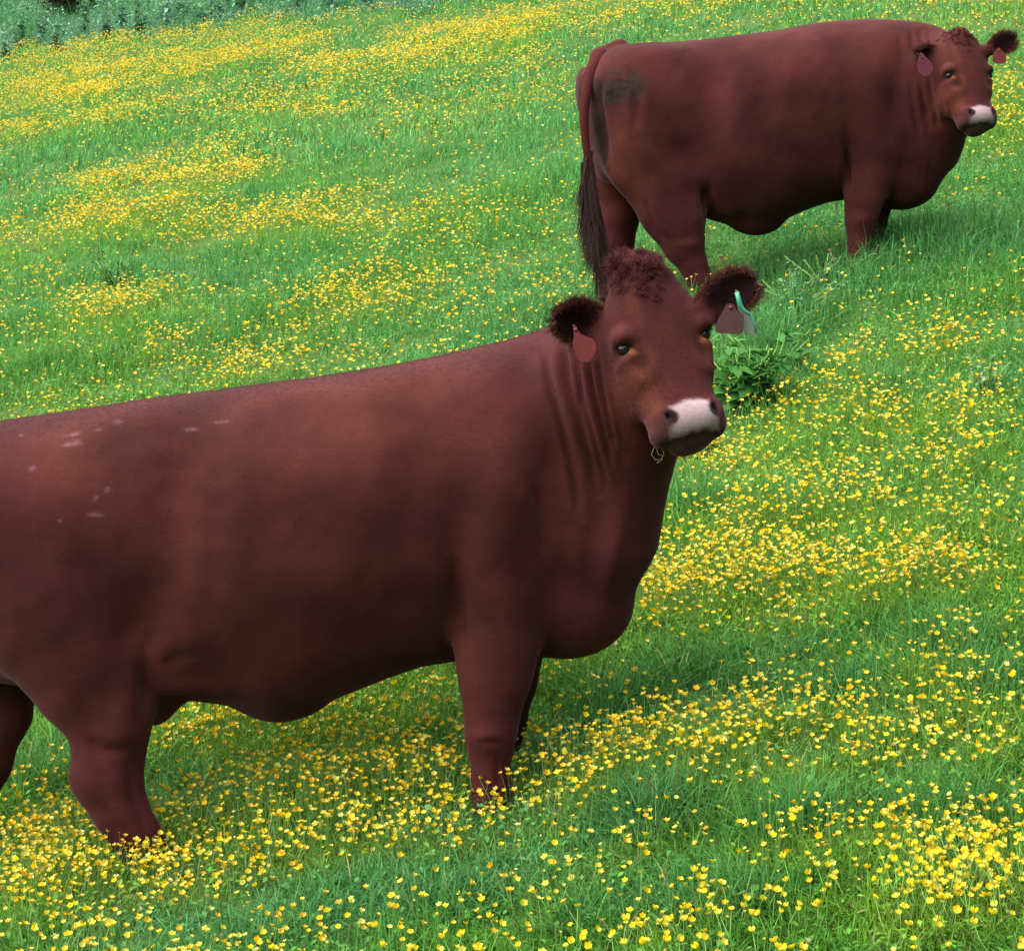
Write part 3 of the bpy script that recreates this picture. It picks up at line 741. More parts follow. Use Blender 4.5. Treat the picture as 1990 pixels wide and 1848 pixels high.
    def paint(V, Nn, px, py):
        c = coat_base(V, 21)
        c0 = c; c = ear_paint(c, V, e1); c = ear_paint(c, V, e2)
        q = to_local(V, O, Rm, s); k = np.clip((np.abs(q[:, 0]) - .150) / .03, 0, 1)[:, None]; c = c * k + c0 * (1 - k)
        c = head_paint(c, V, O, Rm, s, (.24, .175, .185), .8)
        # warm light from behind, painted as orange on the hindquarters
        m = (np.clip(1 - np.hypot((px - 1215) / 85, (py - 330) / 130), 0, 1) * .9)[:, None]
        c = c * (1 - m * .55) + np.array([.115, .034, .016]) * m * .55
        # dried dung on the thigh and under the tail
        d = np.sqrt(((px - 1196) / 62) ** 2 + ((py - 178 + (px - 1196) * .25) / 34) ** 2) + (vnoise(px * .07, py * .1, 5) - .5) * .8 + (vnoise(px * .25, py * .25, 6) - .5) * .3
        m = (np.clip((1.15 - d) / .5, 0, 1) * .9)[:, None]
        c = c * (1 - m) + (np.array([.016, .0108, .0080]) * (.7 + .9 * vnoise(px * .2, py * .2, 8))[:, None]) * m
        d = np.sqrt(((px - 1166 - (py - 280) * .12) / 13) ** 2 + ((py - 275) / 80) ** 2) + (vnoise(px * .1, py * .1, 15) - .5) * .7
        m = (np.clip((1.15 - d) / .5, 0, 1) * .85)[:, None]
        c = c * (1 - m) + np.array([.011, .0075, .006]) * m
        d = np.sqrt(((px - 1122) / 14) ** 2 + ((py - 195) / 34) ** 2) + (vnoise(px * .1, py * .1, 25) - .5) * .6
        m = (np.clip((1.15 - d) / .5, 0, 1) * .7)[:, None]
        c = c * (1 - m) + np.array([.03, .019, .015]) * m
        return c
    o, V, F, Nn = finish_body(fd, Y0, dents, creases, paint, root)
    L = lambda V: to_local(V, O, Rm, s)
    def flow(Pp, n):
        f = np.tile([-1.0, 0, -.55], (len(Pp), 1)); q = L(Pp)
        h = (np.abs(q[:, 0]) < .25) & (np.abs(q[:, 2]) < .4) & (q[:, 1] < .3)
        f[h] = (Rm @ np.array([0, 0, -1.0])); f[Pp[:, 2] < at_y(1500, 400, Y0)[2]] = (0, 0, -1.0)
        return f
    def msk(Pp, n):
        q = L(Pp)
        pad = (np.abs(q[:, 0]) < .12) & (q[:, 2] < -.20) & (q[:, 1] < .12)
        dung = np.zeros(len(Pp), bool); x0 = at_y(1235, 200, Y0)[0]; z0 = at_y(1235, 210, Y0)[2]
        return np.where(pad | ((Pp[:, 0] < x0) & (Pp[:, 2] > z0)), 0.0, 1.0)
    fur(root, V, F, Nn, 45000, .012, flow, 'fur', MAT['hair'], msk, .0005, .2, 6, 3)
    for sx in (-1, 1):
        ball('eye', LW((sx * .127, .028, -.002)), .0195 * s, MAT['eye'], root, root, 14)
    poll_curls(root, V, F, Nn, L, Rm, 0, 160, .015, 4500, 16)
    r = np.random.default_rng(6)
    ear_hair(root, e1, 21, 1500, 1200, 1.1); ear_hair(root, e2, 23, 1500, 1200, 1.1)
    # tail: dock with the long switch of hair
    tp = [(1172, 106, -.06), (1150, 138, -.16), (1139, 180, -.24), (1134, 220, -.28), (1137, 270, -.30), (1144, 320, -.30), (1150, 360, -.30), (1154, 400, -.30)]
    pts = np.array([at_y(a, b, Y0 + c) for a, b, c in tp])
    g = np.linspace(0, len(pts) - 1, 40); P2 = np.stack([np.interp(g, np.arange(len(pts)), pts[:, i]) for i in range(3)], 1)
    kern = np.ones(5) / 5
    P2[2:-2] = np.stack([np.convolve(P2[:, i], kern, 'valid') for i in range(3)], 1)
    rad = np.interp(np.linspace(0, 1, 40), [0, .25, .6, 1], [.046, .034, .024, .016])
    tl = tube('tail', P2, rad, MAT['tailskin'], root, root, 14)
    m = 170; i = r.integers(26, 40, m); dr = np.stack([r.normal(.05, .14, m), r.normal(0, .10, m), np.full(m, -1.0)], 1) * [.5, .5, 1]
    sw = tuft(root, P2[i] + r.normal(0, .012, (m, 3)), dr, .38, 4200, 'tail_switch', MAT['switch'], .05, .06, .0022, 31, 0, 9)
    m = 20; sw2 = tuft(root, P2[38:40] + r.normal(0, .01, (2, 3)), np.tile([.10, 0, -1.0], (2, 1)), .58, 500, 'tail_switch', MAT['switch'], .05, .05, .0022, 33, 0, 9)
    # ear tags
    Yt = Y0 - .52
    ol = round_poly([(1803, 143 - 0), (1811, 152), (1825, 166), (1829, 176), (1822, 190), (1810, 193), (1798, 184), (1796, 166)], .3, 3) + np.array([-14, -43])
    t = slab('ear_tag', at_y(ol[:, 0], ol[:, 1], Yt), (.2, -1, .05), .004, MAT['tag_pink'], root, root); t['label'] = 'rounded pink ear tag'
    ball('tag_pin', at_y(1793, 112, Yt - .004), .007, MAT['tag_pink'], t, root, 8)
    ol = round_poly([(1940, 92), (1946, 97), (1954, 106), (1956, 123), (1938, 125), (1928, 120), (1930, 104)], .2, 3)
    t = slab('ear_tag', at_y(ol[:, 0], ol[:, 1], Yt), (-.1, -1, .05), .004, MAT['tag_red'], root, root); t['label'] = 'red brown ear tag under the outer ear'
    ball('tag_pin', at_y(1942, 98, Yt - .004), .007, MAT['tag_red'], t, root, 8)
    return root
MAT['tailskin'] = flat_mat('tail_coat', (.050, .0105, .0100), .85, .05, .3, 60)

cow_a = front_cow()
cow_b = rear_cow()

# ================================================================== the meadow
def plant_mat(name, trans=.30, rough=.6, spec=.10, sat=None):
    m, t, b = new_mat(name)
    at = N(t, 'ShaderNodeAttribute', attribute_name='tint')
    t.links.new(at.outputs['Color'], b.inputs['Base Color'])
    b.inputs['Roughness'].default_value = rough; b.inputs['Specular IOR Level'].default_value = spec
    tr = N(t, 'ShaderNodeBsdfTranslucent'); t.links.new(at.outputs['Color'], tr.inputs['Color'])
    mx = N(t, 'ShaderNodeMixShader'); mx.inputs[0].default_value = trans
    t.links.new(b.outputs[0], mx.inputs[1]); t.links.new(tr.outputs[0], mx.inputs[2])
    t.links.new(mx.outputs[0], t.nodes['Material Output'].inputs['Surface'])
    return m
MAT['grass'] = plant_mat('grass_blades')
MAT['petal'] = plant_mat('buttercup_petals', .22, .3, .5)
def soil_mat():
    m, t, b = new_mat('turf')
    tc = N(t, 'ShaderNodeTexCoord'); n = N(t, 'ShaderNodeTexNoise'); n.inputs['Scale'].default_value = 6; n.inputs['Detail'].default_value = 8
    t.links.new(tc.outputs['Object'], n.inputs['Vector'])
    mx = N(t, 'ShaderNodeMix', data_type='RGBA'); mx.inputs[6].default_value = (.028, .055, .014, 1); mx.inputs[7].default_value = (.07, .14, .03, 1)
    t.links.new(n.outputs['Fac'], mx.inputs[0]); t.links.new(mx.outputs[2], b.inputs['Base Color'])
    bp = N(t, 'ShaderNodeBump'); bp.inputs['Distance'].default_value = .05; t.links.new(n.outputs['Fac'], bp.inputs['Height']); t.links.new(bp.outputs[0], b.inputs['Normal'])
    b.inputs['Roughness'].default_value = .95; b.inputs['Specular IOR Level'].default_value = .1
    return m
def meadow():
    xs = np.concatenate([-np.geomspace(18, 260, 14)[::-1], np.arange(-17.8, 17.81, .2), np.geomspace(18, 260, 14)])
    ys = np.concatenate([np.array([-60, -30, -15, -8]), np.arange(-4, 56, .2), np.geomspace(56, 420, 16)])
    X, Y = np.meshgrid(xs, ys); Z = ground_z(X, Y)
    V = np.stack([X, Y, Z], -1).reshape(-1, 3); nx = len(xs)
    i = (np.arange(len(ys) - 1)[:, None] * nx + np.arange(nx - 1)[None]).ravel()
    o = mesh_np('meadow_ground', V, np.stack([i, i + 1, i + 1 + nx, i + nx], 1), soil_mat())
    tag(o, kind='structure')
meadow()

# where the flowers stand thick or thin (pixels of the picture, each put on the ground where it is seen)
DENSE = [  # cx, cy, rx, ry, weight
    (300, 88, 330, 26, .9), (480, 118, 160, 16, .9), (560, 84, 90, 12, 1), (130, 165, 150, 26, .8), (330, 150, 200, 34, .9), (620, 145, 90, 24, 1.2), (560, 200, 200, 26, .9), (120, 195, 130, 20, 1.0), (620, 232, 90, 10, 1.2), (20, 270, 60, 16, 2.2),
    (200, 240, 150, 34, .9), (420, 300, 90, 22, .9), (470, 335, 90, 18, 1.4), (260, 360, 130, 22, 1.8), (400, 360, 90, 18, 1.5), (200, 400, 60, 12, 1.1), (330, 420, 130, 14, .9), (520, 460, 150, 30, 1.3), (330, 445, 130, 28, 1.4),
    (130, 455, 120, 30, 1.2), (650, 420, 120, 30, .8), (860, 455, 160, 40, .8), (820, 545, 120, 30, .5), (700, 590, 110, 26, .7), (620, 610, 90, 20, .7), (80, 565, 60, 14, .8), (230, 612, 120, 14, 1.5), (190, 640, 80, 12, 1.3), (290, 590, 50, 10, 1),
    (300, 700, 60, 18, 1.3), (490, 720, 80, 28, 1.2), (440, 745, 60, 14, 1.4), (620, 640, 100, 24, .5), (760, 610, 90, 40, .4), (900, 620, 120, 50, .35),
    (900, 120, 160, 50, .9), (1000, 60, 200, 26, .9), (880, 80, 80, 14, .9), (1050, 180, 60, 40, .5), (760, 120, 100, 40, .5), (800, 230, 140, 60, .35), (1300, 28, 260, 18, 1.0), (1600, 12, 260, 12, .8), (1900, 22, 120, 24, 1.0), (980, 260, 100, 60, .3),
    (1960, 230, 60, 70, 1.3), (1880, 270, 60, 24, .8), (1900, 345, 60, 20, .3), (1440, 470, 50, 20, .6), (1640, 640, 40, 14, .5), (1350, 555, 30, 14, .4), (1180, 560, 60, 16, .4), (1030, 640, 40, 14, .5),
    (1840, 700, 80, 12, 1.3), (1780, 690, 120, 20, .5), (1600, 730, 100, 20, .6), (1900, 800, 60, 22, 2.0), (1780, 840, 90, 24, 1.3), (1650, 800, 120, 24, .7), (1600, 770, 80, 12, .5), (1480, 870, 90, 30, 1.3), (1370, 900, 70, 30, 1.1),
    (1420, 940, 110, 20, .8), (1560, 920, 140, 22, .5), (1800, 930, 140, 26, .8), (1900, 900, 90, 30, .7), (1700, 860, 60, 20, 1.0), (1560, 1020, 130, 28, 1.1), (1430, 1060, 120, 24, .9), (1700, 1030, 120, 24, .6), (1860, 1060, 120, 40, .6),
    (1380, 1130, 120, 36, 1.3), (1560, 1140, 160, 30, 1.5), (1730, 1150, 130, 30, 1.2), (1900, 1150, 100, 30, .7), (1280, 1190, 80, 36, 1.4), (1440, 1190, 140, 26, 1.1), (1600, 1200, 200, 24, .5), (1900, 1230, 100, 30, .6), (1150, 1290, 80, 30, 1.3), (1220, 1330, 80, 20, .4),
    (1580, 1235, 24, 8, 1.5), (1440, 1300, 40, 24, .5), (1820, 1350, 70, 24, 1.0), (1700, 1300, 60, 20, .4), (1640, 1390, 60, 18, .7), (1520, 1390, 70, 20, .4), (1900, 1420, 90, 30, 1.1), (1620, 1440, 120, 24, .8), (1500, 1440, 140, 30, .8), (1780, 1470, 140, 26, .7),
    (1340, 1480, 110, 26, 1.3), (1250, 1520, 140, 26, 1.1), (1050, 1480, 60, 40, .6), (1120, 1540, 140, 30, .9), (1460, 1540, 140, 26, .9), (1620, 1520, 120, 20, .7), (1850, 1540, 140, 24, .5), (1060, 1390, 60, 40, .5),
    (700, 1380, 160, 30, 1.3), (480, 1400, 130, 30, 1.2), (850, 1340, 60, 30, .8), (400, 1450, 120, 30, .9), (600, 1450, 200, 24, .8), (780, 1430, 120, 40, .6), (800, 1500, 140, 30, .8), (560, 1540, 200, 26, .7), (60, 1440, 60, 40, .3), (40, 1560, 80, 24, .5),
    (700, 1580, 260, 26, 1.3), (960, 1560, 100, 20, 1.5), (450, 1620, 180, 30, 1.2), (200, 1640, 160, 40, 1.1), (60, 1640, 100, 40, 1.2), (80, 1740, 140, 60, 1.5), (280, 1720, 160, 50, 1.2), (420, 1760, 80, 30, .8), (640, 1660, 240, 30, 1.1), (560, 1700, 160, 24, .7), (860, 1680, 160, 30, .8), (1100, 1610, 120, 26, .8),
    (1200, 1690, 120, 30, .8), (1400, 1620, 100, 20, .4), (1100, 1750, 60, 30, .7), (870, 1745, 20, 14, 1.6), (1640, 1690, 200, 24, .8), (1500, 1720, 100, 24, .7), (1800, 1640, 140, 26, .7), (1900, 1590, 80, 20, .6), (1780, 1730, 120, 30, 1.2), (1900, 1700, 90, 30, 1.3), (1930, 1780, 90, 50, 2.2), (1820, 1810, 120, 40, 2.0), (1640, 1790, 100, 26, 1.0), (1330, 1840, 110, 16, 1.6), (1060, 1800, 90, 20, .5), (1950, 1480, 60, 30, .8)]
SPARSE = [(700, 95, 70, 18, 1), (500, 170, 90, 10, .8), (830, 175, 70, 12, .9), (650, 205, 110, 8, .8), (90, 320, 150, 30, 1), (330, 240, 60, 12, .8), (500, 275, 120, 10, .7), (620, 290, 130, 34, 1), (560, 395, 90, 16, 1), (130, 405, 90, 16, .9), (430, 405, 80, 10, .9), (280, 530, 180, 22, 1), (110, 535, 90, 14, .8), (450, 560, 120, 20, .9),
          (620, 550, 90, 20, 1), (380, 650, 120, 22, 1), (70, 620, 70, 18, 1), (150, 720, 110, 24, 1), (1050, 330, 110, 100, .8), (1540, 570, 110, 90, 1.2), (1500, 740, 110, 50, 1.2), (1450, 660, 90, 40, 1.0), (1750, 520, 240, 60, .8), (1720, 770, 60, 16, .7), (1680, 950, 120, 16, .6), (1320, 1010, 60, 20, .7), (1620, 1085, 100, 10, .6),
          (1300, 1350, 150, 50, 1.3), (1480, 1280, 130, 24, 1), (1750, 1240, 160, 30, .8), (1640, 1340, 110, 24, .8), (1850, 1280, 100, 30, .8), (1550, 1340, 90, 20, .7), (1950, 1350, 60, 24, .9), (1130, 1420, 40, 40, .7), (1860, 1600, 110, 30, 1), (1250, 1620, 90, 30, .9), (1560, 1640, 120, 30, .9), (1700, 1590, 90, 20, .7),
          (700, 1775, 330, 46, 1.5), (1180, 1800, 160, 30, .7), (1420, 1790, 140, 40, .9), (1350, 1730, 100, 24, .6), (120, 1520, 110, 40, 1.0), (350, 1530, 60, 60, .7), (40, 1500, 40, 40, .8)]
WEEDLINE = [(-600, 190), (0, 104), (120, 96), (220, 84), (340, 62), (480, 52), (620, 46), (800, 30), (960, 18), (1080, 2), (1300, -30), (2400, -160)]
def patch_maps(px, py):
    # warp a little so that the patches get ragged edges
    wx = px + (vnoise(px * .02, py * .05, 61) - .5) * 90; wy = py + (vnoise(px * .03, py * .06, 62) - .5) * 26 - (px - 995) * 0
    def acc(L):
        s = np.zeros(len(px))
        for cx, cy, rx, ry, w in L:
            dx = wx - cx; dy = wy - cy + dx * .14       # patches lie along the slope
            q = (dx / rx) ** 2 + (dy / ry) ** 2
            m = q < 5
            s[m] = s[m] + w * np.exp(-.8 * q[m] ** 1.3)
        return s
    de, sp = acc(DENSE), acc(SPARSE)
    d = np.interp(py, [500, 1000], [.07, .19]) + np.minimum(de, 1.8) ** 1.25 * np.interp(py, [200, 500, 900, 1300], [.32, .46, .60, .72])
    return np.clip(d * (1 - np.clip(sp, 0, 1) * .88), .015, 1.4), np.clip(sp, 0, 1)
def scatter(n, y0, y1, power, margin=3.0):
    """points over the seen wedge of the field; density falls with distance**-power"""
    yy = np.linspace(y0, y1, 600); w = (.43 * yy + margin) * yy ** (-power)
    c = np.cumsum(w); c /= c[-1]
    y = np.interp(rng.random(n), c, yy) + rng.normal(0, .03, n)
    x = (rng.random(n) - .5) * (.43 * y + margin)
    return x, y
def tuftiness(x, y):
    a = fbm(x * 1.1, y * 1.1, 31, 3); b = vnoise(x * 3.5, y * 3.5, 44); c = vnoise(x * 9, y * 9, 47)
    e = vnoise(x * 1.9 + 7, y * 1.3, 48)
    return np.clip((a - .3) * 1.9, 0, 1) * .45 + np.clip((e - .25) * 1.8, 0, 1) * .25 + b * .2 + c * .10
FEET = [(300, 1722, 8.1), (958, 1590, 8.1), (976, 1570, 8.5), (-60, 1700, 8.5), (1372, 580, 15.3), (1670, 530, 15.3), (1700, 525, 15.7), (1208, 600, 15.7)]
def trampled(x, y):
    f = np.ones(len(x))
    for px, py, Y in FEET[:4]:
        q = at_y(px, py, Y); e = np.hypot(x - q[0], (y - (Y - .12)) * .75)
        f = np.minimum(f, .42 + .58 * np.clip((e - .10) / .28, 0, 1))
    return f
def is_weedy(px, py, soft=14):
    wl = np.interp(px, [p[0] for p in WEEDLINE], [p[1] for p in WEEDLINE]) + (vnoise(px * .03, py * 0, 71) - .5) * 26
    return np.clip((wl - py) / soft, 0, 1)
def jitter_col(n, c, v=.22):
    return c * (1 + rng.normal(0, v, (n, 1))).clip(.35, 1.8)

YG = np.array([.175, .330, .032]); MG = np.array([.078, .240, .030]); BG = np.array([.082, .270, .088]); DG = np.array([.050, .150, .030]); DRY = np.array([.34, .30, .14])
def grass_colour(x, y, dens, sp, weedy):
    n = len(x)
    g = fbm(x * .7, y * .7, 81, 3)
    k = np.clip(dens * 1.15 + (g - .5) * .9 - .05, 0, 1)[:, None]
    b = np.clip((fbm(x * .5 + 3, y * .5, 85, 3) - .42) * 3.2 + sp * .6, 0, 1)[:, None]
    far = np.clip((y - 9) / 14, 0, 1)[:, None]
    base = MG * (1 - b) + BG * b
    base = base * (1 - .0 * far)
    base = base * (1 - far * .75) + (BG * .6 + MG * .4) * 1.2 * far * .75  # far grass is paler: distance haze put into its colour
    c = base * (1 - k) + YG * (1 + .22 * far) * k  # yellow green also paled with distance, as haze
    dsp = (sp * .5)[:, None] * (1 - far); c = c * (1 - dsp) + DG * 1.25 * dsp
    w = weedy[:, None]
    c = c * (1 - w) + np.array([.105, .235, .135]) * w
    c = jitter_col(n, c, .24)
    c[:, 0] *= (1 + rng.normal(0, .14, n)).clip(.5, 1.5)
    dry = rng.random(n) < .018
    c[dry] = DRY * rng.uniform(.6, 1.1, (dry.sum(), 1))
    dk = rng.random(n) < .06
    c[dk] *= .6
    return c.clip(.003, .8)

def blades(name, x, y, h, w, col, lean, levels, mat, zoff=-.01):
    n = len(x)
    z = ground_z(x, y) + zoff
    az = rng.uniform(0, 2 * math.pi, n)
    ld = np.stack([np.cos(az), np.sin(az), np.zeros(n)], 1)
    wa = az + math.pi / 2 + rng.normal(0, .5, n)
    wd = np.stack([np.cos(wa), np.sin(wa), np.zeros(n)], 1)
    T = {3: [(0, 1.), (.55, .85), (1, 0)], 4: [(0, .8), (.38, 1.), (.74, .7), (1, 0)]}[levels]
    V = []; base = np.stack([x, y, z], 1)
    up = np.array([0, 0, 1.])
    for t, ww in T:
        c = base + ld * (lean * h * t ** 1.9)[:, None] + up * (h * (t - .32 * np.minimum(lean, 1.2) * t ** 2.4))[:, None]
        if ww > 0:
            V += [c - wd * (w * ww / 2)[:, None], c + wd * (w * ww / 2)[:, None]]
        else: V.append(c)
    nv = len(V); V = np.stack(V, 1).reshape(-1, 3)
    s = (np.arange(n) * nv)[:, None]
    Q = np.concatenate([s + np.array([[2 * i, 2 * i + 1, 2 * i + 3, 2 * i + 2]]) for i in range(len(T) - 2)])
    Tn = s + np.array([[nv - 3, nv - 2, nv - 1]])
    cc = np.repeat(col, nv, 0).reshape(n, nv, 3)
    sh = np.array([.95 if i < 2 else 1. for i in range(nv)])  # roots slightly darker: shading put into the blade colour
    return V, [Q, Tn], (cc * sh[None, :, None]).reshape(-1, 3)

def merge(parts):
    V = np.concatenate([p[0] for p in parts]); C = np.concatenate([p[2] for p in parts])
    Q, T, o = [], [], 0
    for v, fs, c in parts:
        for f in fs:
            (Q if f.shape[1] == 4 else T).append(f + o)
        o += len(v)
    fs = []
    if Q: fs.append(np.concatenate(Q))
    if T: fs.append(np.concatenate(T))
    return V, fs, C

def leaves(x, y, h, size, col, tiltmax=1.0):
    """small diamond leaves at height h"""
    n = len(x); z = ground_z(x, y) + h
    az = rng.uniform(0, 2 * math.pi, n); el = rng.uniform(-.3, tiltmax, n)
    d = np.stack([np.cos(az) * np.cos(el), np.sin(az) * np.cos(el), np.sin(el)], 1)
    s = np.stack([-np.sin(az), np.cos(az), rng.normal(0, .3, n)], 1)
    P = np.stack([x, y, z], 1); L = size[:, None]
    V = np.stack([P, P + d * L * .5 - s * L * .27, P + d * L - np.array([0, 0, .15]) * L, P + d * L * .5 + s * L * .27], 1).reshape(-1, 3)
    return V, [(np.arange(n) * 4)[:, None] + np.array([[0, 1, 2, 3]])], np.repeat(col, 4, 0)

def make_grass():
    parts = []; weeds = []
    for (n, y0, y1, pw, lv, ws, mg) in [(600000, 5.6, 13, .6, 4, .0046, 4.8), (400000, 13, 24, 1.0, 3, .0065, 5.5), (270000, 24, 54, 1.2, 3, .0125, 6.5)]:
        x, y = scatter(n, y0, y1, pw, mg)
        keep = rng.random(n) < .12 + .88 * np.clip(1.5 * vnoise(x * 6, y * 6, 51) * (.45 + .9 * vnoise(x * 1.9 + 7, y * 1.3, 48)), 0, 1)
        x, y = x[keep], y[keep]; n = len(x)
        z = ground_z(x, y); px, py, d = project(x, y, z)
        de, sp = patch_maps(px, py); wd = is_weedy(px, py)
        m = wd < .5
        x, y, de, sp, wd = x[m], y[m], de[m], sp[m], wd[m]; n = len(x)
        tf = tuftiness(x, y)
        h = (.022 + .200 * tf) * rng.uniform(.55, 1.25, n) * (1 + .70 * sp) * trampled(x, y)
        tall = rng.random(n) < .03; h[tall] *= 1.5
        w = ws * rng.uniform(.6, 1.3, n); w[tall] *= .6
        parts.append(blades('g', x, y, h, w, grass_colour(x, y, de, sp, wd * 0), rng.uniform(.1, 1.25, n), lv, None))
    # low leaves between the blades
    x, y = scatter(160000, 5.8, 20, 1.0, 4.6); n = len(x)
    px, py, d = project(x, y, ground_z(x, y)); de, sp = patch_maps(px, py)
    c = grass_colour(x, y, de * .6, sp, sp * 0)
    parts.append(leaves(x, y, (.02 + .11 * tuftiness(x, y)) * rng.uniform(.3, 1.1, n), rng.uniform(.014, .036, n), c))
    V, F, C = merge(parts)
    o = mesh_np('grass', V, F, MAT['grass'], None, C, smooth=False)
    tag(o, 'bright green meadow grass growing in ragged tufts over the whole slope', 'grass', kind='stuff')
    # rank grass and nettles along the top of the field
    parts = []
    x, y = scatter(240000, 26, 76, .6, 6.0); n = len(x)
    px, py, d = project(x, y, ground_z(x, y)); wd = is_weedy(px, py)
    m = (wd > .2) & (px > -500) & (px < 1700); x, y, wd, px = x[m], y[m], wd[m], px[m]; n = len(x)
    cl = fbm(x * 1.4, y * 1.4, 91, 3); big = np.clip(1.1 - px / 1100, .12, 1)
    h = (.12 + .62 * np.clip(cl * 1.7 - .4, 0, 1) * big) * rng.uniform(.5, 1.2, n) * (.3 + .7 * wd)
    k = np.clip((fbm(x * .8, y * .8, 95, 3) - .35) * 2.5, 0, 1)[:, None]
    c = np.array([.075, .23, .080]) * (1 - k) + np.array([.13, .29, .17]) * k
    c = jitter_col(n, c, .3).clip(.004, .8)
    parts.append(blades('w', x, y, h, .016 * rng.uniform(.6, 1.3, n), c, rng.uniform(.3, 1.4, n), 3, None))
    i = rng.random(n) < .4
    parts.append(leaves(x[i], y[i], h[i] * rng.uniform(.2, .95, i.sum()), rng.uniform(.05, .11, i.sum()), c[i] * 1.05))
    V, F, C = merge(parts)
    o = mesh_np('rank_grass', V, F, MAT['grass'], None, C, smooth=False)
    tag(o, 'tall blue green rank grass and nettles along the top of the field', 'tall grass', kind='stuff')
make_grass()

# ------------------------------------------------------------------ buttercups
def bloom(R_, petals=5, cup=.55, fine=False):
    V = [(0, 0, -.30 * R_)]
    for i in range(10):
        a = i * math.pi / 5; tip = i % 2 == 0
        r = R_ * (1.0 if tip else .80); z = R_ * (cup if tip else cup * .62)
        V.append((math.cos(a) * r, math.sin(a) * r, z))
    F = [[0, 1 + (2 * i - 1) % 10, 1 + 2 * i, 1 + (2 * i + 1) % 10] for i in range(5)]
    return np.array(V), np.array(F)
def field_flowers():
    x, y = scatter(900000, 5.8, 50, .65, 4.6)
    z = ground_z(x, y); px, py, d = project(x, y, z)
    de, sp = patch_maps(px, py); wd = is_weedy(px, py, 6)
    cl = vnoise(x * 3.2, y * 3.2, 101); cl2 = vnoise(x * 8, y * 8, 103)
    p = de * np.clip(.45 + 1.0 * (cl - .3), .2, 1.4) * np.clip(.5 + .9 * (cl2 - .25), .25, 1.3) * 1.0
    p *= (1 - wd)
    keep = rng.random(len(x)) < p
    x, y, z, sp, de = x[keep], y[keep], z[keep], sp[keep], de[keep]; n = len(x); print('flowers', n)
    tf = tuftiness(x, y)
    h = ((.035 + .180 * tf) * 1.05 + rng.uniform(-.03, .09, n)) * (.35 + .65 * trampled(x, y)); h = np.maximum(h, .045)
    R_ = rng.choice([.0114, .0098, .0078, .0052], n, p=[.3, .38, .2, .12]) * rng.uniform(.85, 1.15, n)
    R_ *= 1 + np.clip((y - 10) / 22, 0, 1) * .45          # several blooms standing together read as one from afar
    lean = rng.normal(0, .035, (n, 2))
    head = np.stack([x + lean[:, 0], y + lean[:, 1], z + h], 1)
    tilt = rng.normal(0, .38, (n, 2)); tilt[:, 1] -= .25     # many face the open side of the slope
    up = np.stack([tilt[:, 0], tilt[:, 1], np.ones(n)], 1); up /= np.linalg.norm(up, axis=1, keepdims=True)
    return dict(x=x, y=y, z=z, h=h, R=R_, head=head, up=up, n=n)
def frame(up):
    a = np.cross(up, [0, 1.0, 0.2]); a /= np.linalg.norm(a, axis=1, keepdims=True)
    return a, np.cross(up, a)
